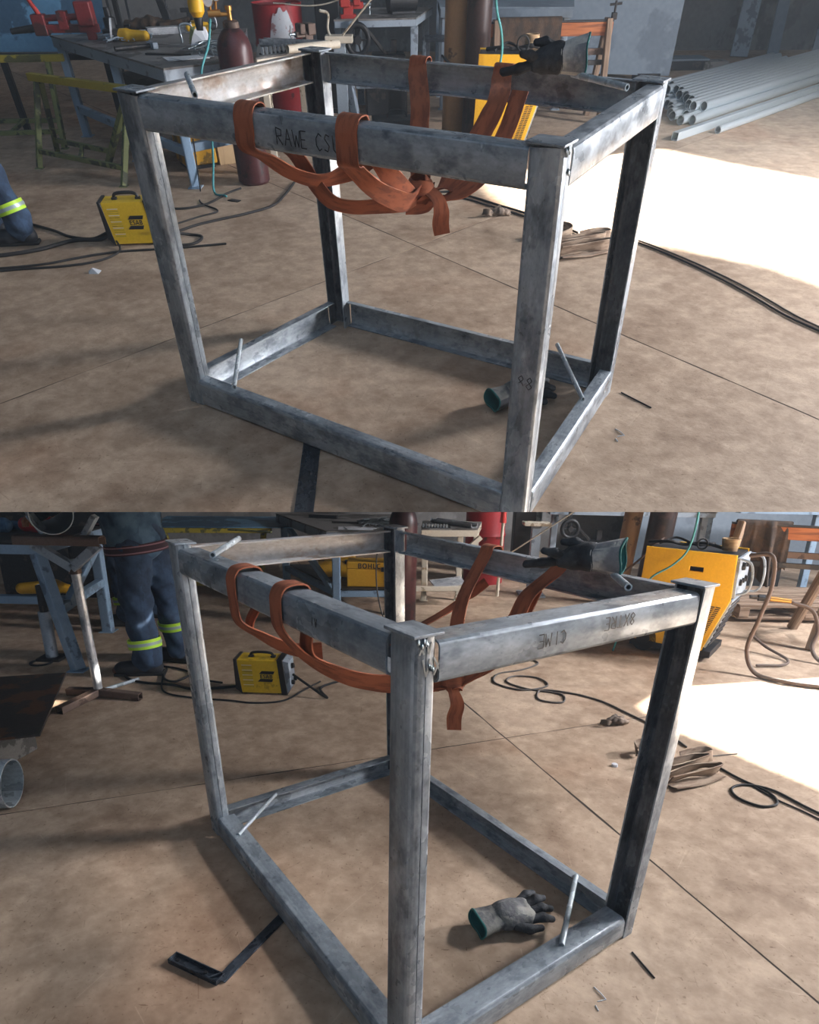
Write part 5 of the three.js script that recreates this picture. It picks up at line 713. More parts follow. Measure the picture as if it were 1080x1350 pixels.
// ───────────────────────── the upper hall\'s background ─────────────────────────
{
  const g = 'tools lying on the upper grey bench';
  workbench(UP, 'long grey steel bench with pale legs, covered in tools, behind the upper frame', { top: [[-1.87, -6.79], [-1.38, -7.20], [-1.62, -9.3], [-3.46, -8.81]], y: 0.75, apron: 0.07, apronMat: M.greyBlue, legMat: M.blueLeg, leg: 0.075, legs: [[-1.85, -6.90, -1.82, -6.82], [-1.46, -7.28], [-3.36, -8.76], [-1.70, -9.2], [-2.55, -7.75]], bars: [[[-1.84, -6.9], [-2.55, -7.75], 0.22], [[-2.55, -7.75], [-3.36, -8.76], 0.22], [[-1.84, -6.9], [-1.46, -7.28], 0.25], [[-1.9, -6.95], [-2.5, -7.7], 0.62, 0.25]] });
  const Y = 0.751;
  hammer(UP, 'heavy hammer with a long dark handle, near the left edge of the upper bench', [-2.33, Y, -7.74], 0.65, 1.15);
  single(UP, 'paper_sheet', 'white folded paper at the front corner of the upper grey bench', 'paper', [bx(0.34, 0.004, 0.20, 0, 0.003, 0, 0), bx(0.30, 0.003, 0.17, 0.05, 0.0075, 0.03, 0, [0, 0.3, 0])], M.white, [-1.80, Y, -7.28], 0.45);
  angleGrinder(UP, 'yellow angle grinder with a pale disc, towards the back left of the upper bench', [-2.48, Y, -8.28], 2.9, 1.15);
  angleGrinder(UP, 'small yellow grinder near the back right of the upper bench', [-2.02, Y, -8.86], 0.4, 0.9);
  steelStrip(UP, 'steel_bar', 'dark flat bar lying across the front of the upper bench', [-2.18, -7.50], [-1.80, -7.42], Y, 0.05, 0.012, M.darkMetal);
  steelStrip(UP, 'steel_bar', 'long grey channel offcut on the back of the upper bench', [-2.50, -8.78], [-1.98, -9.02], Y, 0.10, 0.05, M.millPale);
  steelStrip(UP, 'steel_bar', 'thin pale rule on the back of the upper bench', [-2.62, -8.95], [-2.1, -9.12], Y, 0.05, 0.02, M.white);
  tool(UP, 'leather_gloves', 'pair of brown leather gloves on the back edge of the upper bench', 'gloves', [-2.50, Y + 0.012, -9.0], 0.1, [['glove', fieldMesh([[[-0.24, 0.035, 0], [0, 0.05, 0.02], 0.035, 0.05], [[0, 0.05, 0.02], [0.22, 0.03, 0], 0.05, 0.028], [[-0.1, 0.04, -0.06], [0.14, 0.045, -0.05], 0.04, 0.035]], 0.01, 0.03, (x, y, z) => 0.006 * Math.sin(x * 60) * Math.cos(z * 50)), M.leather], ['glove', fieldMesh([[[0.1, 0.03, 0.06], [0.32, 0.04, 0.02], 0.035, 0.025], [[0.2, 0.04, 0.04], [0.36, 0.075, -0.02], 0.02, 0.016]], 0.01, 0.03), M.leather]]);
  scrapHeap(UP, 'tangle of bright wire and spanners at the right end of the upper bench', [-1.64, -7.62], Y + 0.006, 60, 0.24, M.stainless);
  scrapHeap(UP, 'loose chain and links at the left end of the upper bench', [-2.60, -8.45], Y + 0.006, 46, 0.20, M.greyBlue);
  tool(UP, 'caliper', 'small steel clamp standing mid bench, upper hall', 'clamp', [-1.98, Y, -8.2], 0.3, [['frame', tube([[-0.05, 0.01, 0], [-0.05, 0.11, 0], [0.05, 0.11, 0], [0.05, 0.05, 0]], 0.010, 24, 6), M.stainless], ['screw', rod([0.05, 0.13, 0], [0.05, 0.02, 0], 0.008), M.stainless]]);
  tool(UP, 'spray_can', 'pale plastic bag with a green corner on the upper bench', 'bag', [-1.80, Y, -7.95], 0.2, [['bag', hull([[-0.10, 0, 0.03], [0.06, 0, 0.05], [0.10, 0.0, -0.04], [0.0, 0.13, 0.0], [-0.06, 0.10, 0.02], [0.05, 0.12, -0.03], [-0.09, 0.02, -0.04]]), M.white], ['corner', hull([[-0.11, 0.02, 0.034], [-0.05, 0.10, 0.03], [-0.08, 0.12, 0.0], [-0.03, 0.13, 0.0], [-0.10, 0.02, 0.0]]), M.greenWorn]]);
  tool(UP, 'post_tool', 'black upright cutter head standing on the upper bench', 'tool', [-2.72, Y, -8.72], 0, [['post', bx(0.045, 0.24, 0.04, 0, 0.12, 0), M.black], ['foot', bx(0.10, 0.02, 0.10, 0, 0.01, 0), M.black]]);
  tool(UP, 'square_post', 'grey slanted steel strip with a thin rod, back of the upper bench', 'tool', [-2.36, Y, -9.02], 0, [['strip', bx(0.07, 0.26, 0.02, 0, 0.13, 0, 0.003, [0, 0, 0.25]).translate(0, 0.01, 0), M.darkMetal], ['rod', rod([0.06, 0.0, 0], [0.0, 0.42, -0.03], 0.007), M.darkMetal]]);
  tool(UP, 'cutting_torch', 'dark tool with a yellow button, right back of the upper bench', 'tool', [-2.12, Y, -9.12], 0.2, [['body', [bx(0.20, 0.03, 0.05, 0, 0.14, 0), bx(0.05, 0.12, 0.05, -0.02, 0.075, 0), bx(0.14, 0.02, 0.10, 0, 0.01, 0)], M.darkMetal], ['button', lathe([[0, 0.075], [0.05, 0.07], [0.05, 0.03], [0, 0.03]], 16, 0.03, 0, 0.05), M.yellow]]);
  tool(UP, 'jack', 'dark bottle jack at the left end of the upper bench', 'jack', [-2.86, Y, -8.86], 0, [['body', lathe([[0, 0], [0.09, 0], [0.09, 0.03], [0.055, 0.04], [0.055, 0.11], [0.03, 0.12], [0.03, 0.18], [0, 0.18]], 20), M.darkMetal], ['lever', rod([0.04, 0.05, 0], [0.20, 0.06, 0.05], 0.012), M.darkMetal]]);
  // red pipe clamp with its lifted handle, blue sheet behind, on a dark rack
  const rk = thing(UP, 'sheet_rack', 'dark steel rack carrying the blue sheet at the upper left', 'rack', [-4.1, 0, -9.05]); for (const x of [-5.2, -4.1, -3.05]) partAt(rk, 'post', rhs([x, 0, -9.05], [x, 0.60, -9.05], 0.06, 0.06), M.darkMetal); partAt(rk, 'beam', rhs([-5.25, 0.575, -9.05], [-3.0, 0.575, -9.05], 0.07, 0.05), M.darkMetal);
  single(UP, 'steel_sheet', 'large mottled blue steel sheet leaning behind the benches, upper left', 'sheet', bar([0, 0, 0], [0, 1.5, -0.75], 2.3, 0.006, V(0, 0.45, 0.9), 0), M.blueSheet, [-4.15, 0.608, -9.05]);
  tool(UP, 'pipe_clamp', 'red pipe clamp with a raised handle in front of the blue sheet', 'clamp', [-3.12, 0.751, -8.44], 0.04, [['bar', [bx(0.56, 0.055, 0.07, 0, 0.075, 0, 0.006), bx(0.07, 0.06, 0.07, 0.20, 0.03, 0)], M.redDark], ['jaw', bx(0.12, 0.14, 0.11, -0.24, 0.10, 0, 0.012), M.redDark], ['jaw', bx(0.15, 0.16, 0.13, 0.19, 0.17, 0, 0.016), M.redDark], ['pipe_jaw', [rod([-0.22, 0.14, 0.0], [0.12, 0.15, 0], 0.022), bx(0.08, 0.12, 0.10, -0.02, 0.13, 0)], M.redDark], ['handle', rod([-0.22, 0.15, 0], [-0.40, 0.48, 0.0], 0.022, 0.014), M.redBright], ['screw', rod([-0.28, 0.08, 0], [-0.52, 0.06, 0.02], 0.028, 0.02), M.darkMetal]]);
  trestle(UP, 'worn yellow and green trestle nearest the left post of the upper frame', [-3.29, -7.66], [-2.18, -6.96], 0.60, [[0.06, [-3.40, -7.47]], [0.92, [-2.45, -6.86]], [0.10, [-3.42, -8.02]], [0.92, [-2.80, -7.58]]], M.yellowWorn, M.greenWorn);
  trestle(UP, 'yellow trestle farther back at the left edge of the upper hall', [-4.5, -8.30], [-3.24, -8.42], 0.635, [[0.2, [-4.4, -8.1]], [0.88, [-3.42, -8.22]], [0.2, [-4.35, -8.85]], [0.88, [-3.66, -8.85]]], M.yellowWorn, M.greenWorn);
  single(UP, 'steel_ladder', 'dark narrow steel ladder leaning beside the blue sheet', 'ladder', [rhs([-0.10, 0, 0], [-0.22, 1.6, -0.5], 0.025, 0.025), rhs([0.10, 0, 0], [-0.02, 1.6, -0.5], 0.025, 0.025), rhs([-0.112, 0.25, -0.078], [0.088, 0.25, -0.078], 0.02, 0.02), rhs([-0.15, 0.7, -0.22], [0.05, 0.7, -0.22], 0.02, 0.02), rhs([-0.10, 0.01, 0], [0.10, 0.01, 0], 0.02, 0.02)], M.darkMetal, [-2.98, 0.0, -9.55]);
  // the maroon cylinder with its regulator and hose
  gasCylinder(UP, 'maroon gas cylinder with a rusty neck standing at the end of the upper bench', [-1.335, -6.97], 0.135, 1.02, M.brown);
  regulator(UP, 'yellow and brass gas regulator with two white dials on the maroon cylinder', [-1.42, 1.03, -6.96], 1.15);
  singleAt(UP, 'gas_hose', 'teal gas hose hanging down beside the maroon cylinder', 'hose', tube([[-1.47, 1.0, -6.9], [-1.50, 0.88, -6.84], [-1.57, 0.72, -6.72], [-1.56, 0.5, -6.72], [-1.60, 0.2, -6.70], [-1.62, 0.015, -6.62], [-1.5, 0.012, -6.5]], 0.009, 60, 6), M.teal, [-1.57, 0, -6.72]);
  // drum and cream rack
  drum(UP, 'red oil drum with a white patch against the upper back wall', [-1.36, -9.75], 0.26, 0.90, M.red, true);
  workbench(UP, 'small cream steel rack with a toothed tray, right of the maroon cylinder', { top: [[-1.31, -7.75], [-0.85, -8.25], [-1.0, -8.85], [-1.42, -8.6]], y: 0.70, apron: 0.07, legMat: M.cream, topMat: M.greyTop, leg: 0.06, legs: [[-1.27, -7.82], [-0.92, -8.26], [-1.05, -8.75], [-1.36, -8.5]], bars: [[[-1.27, -7.82], [-0.92, -8.26], 0.2], [[-0.94, -8.30], [-0.84, -8.40], 0.40, 0.62]], name: 'steel_rack', category: 'rack' });
  { const t = thing(UP, 'toothed_tray', 'row of short steel teeth along the front of the cream rack', 'tray', [-1.2, 0.70, -8.0]); for (let i = 0; i < 9; i++) partAt(t, 'tooth', bx(0.022, 0.05, 0.022, -1.27 + i * 0.032, 0.726, -7.90 - i * 0.034), M.stainless); partAt(t, 'bar', bar([-1.29, 0.707, -7.9], [-0.98, 0.707, -8.23], 0.04, 0.012), M.darkMetal); }
  singleAt(UP, 'steel_channel', 'grey steel channel lying diagonally on the cream rack', 'bar', channel([-1.38, 0.702, -8.45], [-0.72, 0.702, -8.2], V(0, 1, 0), V(1, 0, 0), 0.05, 0.10, 0.006), M.millPale, [-1.05, 0.702, -8.32]);
  singleAt(UP, 'steel_pipe', 'short pale pipe lying across the front of the cream rack', 'pipe', pipe([-1.05, 0.735, -7.92], [-0.62, 0.735, -8.25], 0.03, 0.024), M.cream, [-0.9, 0.70, -8.1]);
  benchVise(UP, 'old grey vise on the upper cream rack, back right', [-0.93, 0.702, -8.55], 0.6, 0.8, M.rustBrown);
  tool(UP, 'pedestal', 'cream T-shaped pedestal right of the upper cream rack', 'stand', [-0.64, 0, -8.6], 0, [['column', bx(0.11, 0.70, 0.08, 0, 0.36, 0, 0.004), M.greyBlue], ['head', bx(0.26, 0.05, 0.16, 0, 0.735, 0, 0.006), M.cream], ['foot', bx(0.3, 0.02, 0.3, 0, 0.01, 0), M.greyBlue], ['arm', tube([[-0.06, 0.71, 0], [-0.10, 0.80, 0], [-0.09, 0.90, 0], [-0.16, 0.92, 0]], 0.012, 20, 6), M.cream]]);
  // middle table, red vise, wheel and dark machine
  workbench(UP, 'grey steel table behind the upper frame with a red vise on its left', { top: [[-0.74, -9.35], [0.10, -9.50], [0.30, -10.6], [-0.62, -10.5]], y: 0.80, apron: 0.05, legs: [[-0.70, -9.45, -0.56, -9.4], [0.08, -9.56], [0.22, -10.5], [-0.55, -10.4]], leg: 0.08, legMat: M.greyBlue, bars: [[[-0.55, -9.45], [0.08, -9.56], 0.30]] });
  benchVise(UP, 'bright red vise on the left corner of the upper grey table', [-0.60, 0.80, -9.5], 3.3, 1.0, M.redBright);
  tool(UP, 'black_column', 'tall black column standing behind the red vise', 'column', [-0.85, 0, -10.0], 0, [['column', bx(0.26, 2.2, 0.2, 0, 1.1, 0, 0.01), M.black], ['base', bx(0.34, 0.04, 0.28, 0, 0.02, 0), M.black]]);
  tool(UP, 'belt_machine', 'dark belt-driven machine on the floor under the upper grey table', 'machine', [-0.30, 0, -9.9], 0.1, [['body', [bx(0.46, 0.34, 0.34, 0.06, 0.17, 0, 0.01), bx(0.36, 0.16, 0.26, 0.10, 0.42, 0, 0.02), bx(0.06, 0.12, 0.06, 0.16, 0.54, 0)], M.darkMetal], ['arm', bar([0.06, 0.50, 0.1], [-0.18, 0.74, 0.22], 0.03, 0.03), M.black]]);
  tool(UP, 'pulley', 'black spoked belt wheel hanging under the upper grey table', 'wheel', [-0.50, 0.66, -9.28], 0.2, [['rim', new THREE.TorusGeometry(0.11, 0.024, 8, 30), M.black], ['hub', rod([0, 0, -0.03], [0, 0, 0.03], 0.035, 0.035, 14), M.darkMetal], ...[0, 1, 2, 3, 4].map((i) => ['spoke', rod([0, 0, 0], [Math.cos(i * 1.257) * 0.10, Math.sin(i * 1.257) * 0.10, 0], 0.010), M.black]), ['bracket', bx(0.04, 0.14, 0.03, 0, 0.085, -0.04), M.black]]);
  tool(UP, 'motor', 'dark electric motor on the upper grey table', 'motor', [-0.05, 0.803, -9.9], 0.3, [['housing', rod([-0.15, 0.10, 0], [0.15, 0.10, 0], 0.095, 0.095, 20), M.darkMetal], ['foot', bx(0.26, 0.02, 0.18, 0, 0.01, 0), M.darkMetal], ['box', bx(0.10, 0.06, 0.08, 0.0, 0.20, 0), M.greenWorn]]);
  workbench(UP, 'pale grey table behind the cylinders of the upper hall', { top: [[0.36, -10.0], [1.80, -9.95], [1.95, -10.9], [0.36, -10.95]], y: 0.84, apron: 0.07, legMat: M.greyBlue, topMat: M.sheet, apronMat: M.sheet, leg: 0.07, legs: [[0.42, -10.06], [1.74, -10.02], [1.88, -10.8], [0.42, -10.85]], bars: [[[0.42, -10.06], [1.74, -10.02], 0.25]] });
  { const t = thing(UP, 'steel_stool', 'dark blue square steel stool under the upper pale table', 'stool', [0.36, 0, -9.68]); for (const [x, z] of [[-0.13, 0.1], [0.13, 0.1], [-0.13, -0.12], [0.13, -0.12]]) part(t, 'leg', rhs([x, 0, z], [x, 0.62, z], 0.03, 0.03), M.blued); part(t, 'seat', bx(0.32, 0.03, 0.28, 0, 0.63, -0.01), M.blued); part(t, 'rung', [rhs([-0.13, 0.2, 0.1], [0.13, 0.2, 0.1], 0.025, 0.025), rhs([-0.13, 0.2, -0.12], [0.13, 0.2, -0.12], 0.025, 0.025)], M.blued); }
  gasCylinder(UP, 'tan gas cylinder beside the dark brown one, upper hall', [0.47, -8.62], 0.11, 1.35, M.tan); gasCylinder(UP, 'dark brown gas cylinder beside the tan one, upper hall', [0.67, -8.46], 0.115, 1.32, M.brown2);
  singleAt(UP, 'steel_chain', 'chain hanging round the two upper gas cylinders', 'chain', tube([[0.34, 0.62, -8.56], [0.45, 0.55, -8.48], [0.62, 0.50, -8.32], [0.80, 0.58, -8.40]], 0.010, 40, 5), M.darkMetal, [0.55, 0.5, -8.28]);
  // big welder with torches on top, wooden horse with leather, sheet, pipes
  bigWelder(UP, 'large yellow wheeled welding machine behind the back rail of the upper frame', [0.925, -7.98], -0.10, 0.90);
  singleAt(UP, 'welding_torch', 'black torch leads heaped on top of the large upper welding machine', 'torch', [tube([[0.72, 0.722, -8.0], [0.85, 0.742, -7.9], [0.98, 0.722, -8.0], [1.1, 0.752, -7.92], [1.22, 0.722, -8.0]], 0.014, 50, 6), tube([[0.78, 0.722, -7.9], [0.9, 0.762, -8.0], [1.02, 0.732, -7.88], [1.16, 0.742, -8.02]], 0.010, 50, 6), boxUV(new THREE.TorusGeometry(0.05, 0.008, 6, 20)).translate(1.02, 0.767, -7.88)], M.rubber, [1.0, 0.722, -7.95]);
  tool(UP, 'steel_cup', 'short tan pipe stub on top of the large upper welding machine', 'pipe', [1.12, 0.712, -8.06], 0, [['stub', lathe([[0.05, 0], [0.062, 0], [0.062, 0.10], [0.052, 0.10], [0.05, 0]], 20), M.woodPale]]);
  singleAt(UP, 'gas_hose', 'teal hose hanging in front of the large upper welding machine', 'hose', tube([[0.74, 1.5, -7.60], [0.74, 1.02, -7.66], [0.80, 0.86, -7.68], [0.82, 0.74, -7.70], [0.78, 0.50, -7.70], [0.70, 0.2, -7.66], [0.62, 0.012, -7.6]], 0.010, 50, 6), M.teal, [0.75, 0, -7.66]);
  woodHorse(UP, 'wooden horse with orange-brown rails and a clamp screw, upper hall', { a: [0.86, -9.30], b: [2.13, -9.46], y: 0.72, clamp: true, spread: 0.24 });
  drape(UP, 'dark brown welding leathers hanging over the upper wooden horse', [0.92, -9.30], [1.58, -9.39], 0.80, 0.42, 0.035, M.leather);
  tool(UP, 'timber_block', 'timber bearer under the left end of the tall grey sheet', 'timber', [1.2, 0, -11.72], 0, [['timber', bx(0.3, 0.11, 0.3, 0, 0.055, 0), M.darkMetal]]); tool(UP, 'timber_block', 'timber bearer under the right end of the tall grey sheet', 'timber', [3.2, 0, -11.72], 0, [['timber', bx(0.3, 0.11, 0.3, 0, 0.055, 0), M.darkMetal]]);
  single(UP, 'metal_sheet', 'tall grey-blue metal sheet standing against the upper back wall', 'sheet', bar([0, 0, 0], [0.06, 2.4, -0.42], 3.1, 0.008, V(0, 0.17, 0.98), 0), M.sheet, [1.92, 0.124, -11.60]);
  // stack of galvanized pipes
  const d = V(0.69, 0, -0.724).normalize(), n = V(-d.z, 0, d.x).multiplyScalar(-1), r = 0.043, NTH = ['first', 'second', 'third', 'fourth', 'fifth', 'sixth', 'seventh', 'eighth', 'ninth', 'tenth', 'eleventh', 'twelfth', 'thirteenth'], proto = pipe([0, 0, 0], d.clone().multiplyScalar(4.4), r, r * 0.86, 9), short = pipe([0, 0, 0], d.clone().multiplyScalar(3.1), r, r * 0.86, 9); let first = null;
  for (let layer = 0; layer < 2; layer++) for (let i = 0; i < 13 - layer; i++) {
    const o = V(3.02, 0, -9.05).addScaledVector(n, i * 2 * (r + 0.001) + layer * r).addScaledVector(d, (layer ? 0.25 : 0) + i * 0.09 + R(-0.12, 0.16)); const y = r + 0.004 + layer * r * 1.75;
    const m = first ? first.clone() : new THREE.Mesh(proto, M.galvPlain); m.geometry = i > 7 ? short : proto; m.name = numbered('steel_pipe'); m.castShadow = m.receiveShadow = true; scene.add(m); place(m, UP, [o.x, y, o.z]); m.userData = { label: `long galvanized pipe in the ${layer ? 'upper' : 'bottom'} layer of the stack, ${NTH[i]} from the front`, category: 'pipe', group: 'galvanized pipes stacked on the upper floor' }; first = first || m;
  }
  singleAt(UP, 'square_tube', 'square galvanized tube on the floor in front of the pipe stack', 'tube', rhs([2.72, 0.037, -8.42], [5.9, 0.037, -11.72], 0.07, 0.07, 0.006), M.galvPlain, [2.74, 0, -8.40]);
  singleAt(UP, 'square_tube', 'shorter galvanized tube between the pipe stack and the square tube', 'tube', pipe([3.25, 0.035, -8.72], [6.1, 0.035, -11.7], 0.034, 0.028, 10), M.galvPlain, [3.25, 0, -8.72]);
  // boards leaning in the dusty corner at the right
  const lean = (label, x, z, w, tilt, m) => single(UP, 'leaning_plank', label, 'plank', bar([0, 0, 0], [tilt, 2.6, -0.62], w, 0.03, V(0, 0.4, 0.9), 0.003), m, [x, 0.012, z]);
  lean('broad pale plank leaning on the dark wall behind the pipes, leftmost of the three', 5.18, -13.9, 0.27, 0.10, M.greyBlue); lean('narrower pale plank leaning on the dark wall, between the other two', 5.72, -13.95, 0.18, -0.08, M.sheet); lean('pale plank leaning on the dark wall at the far right edge', 6.40, -13.95, 0.16, 0.02, M.greyBlue);
  tool(UP, 'steel_box', 'low dusty steel box on the floor before the dark wall, upper right', 'box', [4.05, 0, -12.9], 0.1, [['box', bx(0.55, 0.10, 0.35, 0, 0.05, 0, 0.01), M.darkMetal], ['lid', bx(0.57, 0.02, 0.37, 0, 0.11, 0), M.sheet]]);
  tool(UP, 'concrete_block', 'pale block on the floor left of the leaning planks', 'block', [4.45, 0, -12.85], 0.1, [['block', bx(0.36, 0.09, 0.25, 0, 0.046, 0, 0.006), M.block]]);
  single(UP, 'steel_gusset', 'pale triangular steel plate on the floor by the sheet\'s right end', 'plate', slab([[0, 0], [0.25, 0], [0, -0.02]], 0, 0.01).applyMatrix4(new THREE.Matrix4().makeRotationX(0)), M.greyBlue, [3.75, 0.0, -11.3]);
  singleAt(UP, 'taut_wire', 'taut pale wire rising to the right from the cream pedestal', 'wire', rod([-0.60, 0.765, -8.55], [0.62, 1.78, -8.3], 0.009, 0.009, 6), M.cream, [-0.6, 0.765, -8.55]);
  singleAt(UP, 'taut_string', 'pale string stretched from the red drum to the red vise', 'string', tube([[-1.36, 0.905, -9.55], [-0.9, 0.895, -9.45], [-0.52, 0.965, -9.5]], 0.006, 20, 5), M.cream, [-1.36, 0.9, -9.55]);
  // yellow boxes and dark odds under the bench
  tool(UP, 'yellow_box', 'yellow plastic case on the shelf under the upper bench', 'case', [-1.95, 0, -7.55], 0.5, [['case', bx(0.30, 0.34, 0.3, 0, 0.20, 0, 0.012), M.yellowCase], ['lid', bx(0.31, 0.10, 0.31, 0, 0.42, 0, 0.012), M.yellowCase], ['foot', bx(0.26, 0.03, 0.26, 0, 0.015, 0), M.black]]);
  tool(UP, 'tool_chest', 'dark steel chest under the upper bench, behind the left trestle', 'chest', [-2.40, 0, -8.55], 0.5, [['chest', bx(0.6, 0.46, 0.5, 0, 0.235, 0, 0.01), M.darkMetal], ['lid', bx(0.62, 0.04, 0.52, 0, 0.49, 0), M.darkMetal]]);
  tool(UP, 'cardboard_box', 'tan cardboard box under the upper bench beside the maroon cylinder', 'box', [-1.66, 0, -7.75], 0.5, [['box', bx(0.34, 0.56, 0.28, 0, 0.28, 0, 0.004), M.woodPale], ['flap', bx(0.17, 0.006, 0.28, -0.08, 0.565, 0, 0, [0, 0, 0.1]), M.woodPale]]);
  tool(UP, 'steel_chequer_plate', 'dark toolbox on the floor behind the back rail, under the grey table', 'box', [-0.1, 0, -8.6], 0.1, [['box', bx(0.5, 0.16, 0.3, 0, 0.085, 0, 0.008), M.darkMetal], ['handle', tube([[-0.1, 0.16, 0], [-0.08, 0.21, 0], [0.08, 0.21, 0], [0.1, 0.16, 0]], 0.008, 20, 6), M.darkMetal]]);
}

// ───────────────────────── the lower hall\'s background ─────────────────────────
{
  workbench(LO, 'grey steel bench with pale legs and a shelf of yellow cases, lower hall', { top: [[-0.73, -5.53], [0.02, -5.60], [-0.05, -6.95], [-1.42, -6.80]], y: 0.75, apron: 0.075, apronMat: M.greyBlue, legMat: M.blueLeg, leg: 0.07, legs: [[-0.66, -5.60], [-0.04, -5.66], [-0.15, -6.85], [-1.32, -6.74]], bars: [[[-0.66, -5.60], [-0.04, -5.66], 0.20], [[-0.66, -5.60], [-1.32, -6.74], 0.20], [[-0.66, -5.60], [-1.25, -6.62], 0.18, 0.62, 0.05]] });
  for (const [x, z, w, h, label, word] of [[-0.36, -5.80, 0.44, 0.16, 'yellow case with dark lettering on the shelf of the lower bench, nearest one', 'BOHLC'], [-0.72, -6.2, 0.34, 0.15, 'plain yellow case on the shelf of the lower bench, farther back', '']]) { const t = tool(LO, 'yellow_case', label, 'case', [x, 0.246, z], 0.02, [['case', bx(w, h, 0.24, 0, h / 2, 0, 0.008), M.yellowCase], ['lid', bx(w * 1.01, 0.06, 0.245, 0, h + 0.03, 0, 0.008), M.yellowCase], ['latch', bx(0.03, 0.04, 0.01, 0.1, h, 0.125), M.black]]); if (word) part(t, 'lettering', lettering(word, 0.045).translate(-0.02, h + 0.028, 0.1225), M.black); }
  single(LO, 'shelf_board', 'dark board forming the shelf of the lower grey bench', 'shelf', slab([[-0.64, -5.58], [-0.04, -5.64], [-0.15, -6.8], [-1.28, -6.72]].map(([x, z]) => [x + 0.5, z + 6.2]), 0, 0.012), M.darkMetal, [-0.5, 0.232, -6.2]);
  single(LO, 'paper_sheet', 'white paper on the front corner of the lower bench', 'paper', [bx(0.30, 0.005, 0.18, 0, 0.003, 0, 0), bx(0.26, 0.004, 0.15, 0.04, 0.009, 0.01, 0, [0, 0.2, 0])], M.white, [-0.50, 0.751, -5.72], 0.1);
  steelStrip(LO, 'steel_bar', 'dark flat bar on the lower bench behind the paper', [-0.75, -6.12], [-0.30, -6.05], 0.751, 0.05, 0.014, M.darkMetal); steelStrip(LO, 'steel_bar', 'dark square bar at the back left of the lower bench', [-1.02, -6.5], [-0.74, -6.44], 0.751, 0.05, 0.03, M.darkMetal);
  scrapHeap(LO, 'tangle of bright wire at the right end of the lower bench', [-0.26, -6.0], 0.757, 60, 0.22, M.stainless);
  gasCylinder(LO, 'maroon gas cylinder behind the far left post of the lower frame', [-0.075, -5.15], 0.112, 1.08, M.brown);
  singleAt(LO, 'gas_hose', 'thin pale hose hanging in front of the lower bench\'s cases', 'hose', tube([[-0.22, 0.80, -5.42], [-0.29, 0.62, -5.42], [-0.30, 0.35, -5.42], [-0.27, 0.15, -5.40], [-0.22, 0.01, -5.35]], 0.007, 40, 6), M.cableGrey, [-0.28, 0, -5.42]);
  trestle(LO, 'yellow trestle standing behind the worker, lower hall', [-2.5, -6.25], [-1.38, -6.40], 0.63, [[0.10, [-2.40, -6.15]], [0.93, [-1.50, -6.25]], [0.1, [-2.42, -6.75]], [0.93, [-1.64, -6.88]]], M.yellowWorn, M.yellowWorn);
  single(LO, 'steel_sheet', 'blue-grey steel sheet lying across the lower yellow trestle', 'sheet', bx(1.5, 0.01, 0.9, 0, 0.005, 0, 0), M.blueSheet, [-1.85, 0.656, -6.75], 0.13);
  steelStrip(LO, 'steel_bar', 'thin grey bar resting behind the lower left corner tie', [-1.72, -6.1], [-1.30, -6.0], 0.662, 0.04, 0.012, M.greenWorn);
  // cream rack, red drum, pedestal, dark machine
  workbench(LO, 'small cream rack with a toothed tray right of the lower maroon cylinder', { top: [[0.08, -6.20], [0.62, -6.28], [0.72, -6.9], [0.10, -6.9]], y: 0.70, apron: 0.06, legMat: M.cream, leg: 0.055, legs: [[0.12, -6.26], [0.46, -6.30], [0.66, -6.8], [0.14, -6.84]], bars: [[[0.0, -6.0], [0.45, -6.05], 0.17], [[0.46, -6.3], [0.66, -6.32], 0.44, 0.62, 0.045]], name: 'steel_rack', category: 'rack' });
  { const t = thing(LO, 'toothed_tray', 'row of short steel teeth along the front of the lower cream rack', 'tray', [0.2, 0.70, -6.35]); for (let i = 0; i < 9; i++) partAt(t, 'tooth', bx(0.018, 0.035, 0.018, 0.10 + i * 0.028, 0.719, -6.3), M.stainless); partAt(t, 'bar', bar([0.08, 0.707, -6.32], [0.36, 0.707, -6.34], 0.03, 0.012), M.darkMetal); }
  singleAt(LO, 'steel_channel', 'grey steel channel lying diagonally on the lower cream rack', 'bar', channel([0.18, 0.702, -6.75], [0.56, 0.702, -6.33], V(0, 1, 0), V(1, 0, 0), 0.04, 0.09, 0.006), M.millPale, [0.37, 0.702, -6.55]);
  single(LO, 'chequer_plate', 'chequered steel plate leaning on the lower cream rack\'s foot bar', 'plate', bar([0, 0, 0], [0.30, 0.02, -0.12], 0.16, 0.012, V(0, 1, 0.3), 0.001), M.millPale, [0.20, 0.20, -6.08]);
  drum(LO, 'red oil drum standing behind the lower cream rack', [0.80, -7.25], 0.22, 0.80, M.red);
  tool(LO, 'red_pole', 'cream pole with a red cap beside the red drum, lower hall', 'pole', [0.88, 0, -6.5], 0, [['pole', rod([0, 0, 0], [0.01, 0.76, 0], 0.016, 0.016, 8), M.cream], ['cap', rod([0.01, 0.74, 0], [0.01, 0.86, 0], 0.032, 0.026, 12), M.redBright]]);
  tool(LO, 'pedestal', 'cream T-shaped pedestal in the lower hall, left of the dark machine', 'stand', [1.24, 0, -6.6], 0, [['column', bx(0.09, 0.70, 0.08, 0, 0.36, 0, 0.004), M.greyBlue], ['head', bx(0.27, 0.035, 0.16, 0, 0.725, 0, 0.006), M.cream], ['foot', bx(0.26, 0.02, 0.26, 0, 0.01, 0), M.greyBlue]]);
  singleAt(LO, 'taut_wire', 'taut pale wire rising to the right in front of the lower pedestal', 'wire', rod([0.885, 0.38, -6.485], [1.92, 1.18, -6.2], 0.007, 0.007, 6), M.cream, [0.885, 0.38, -6.485]);
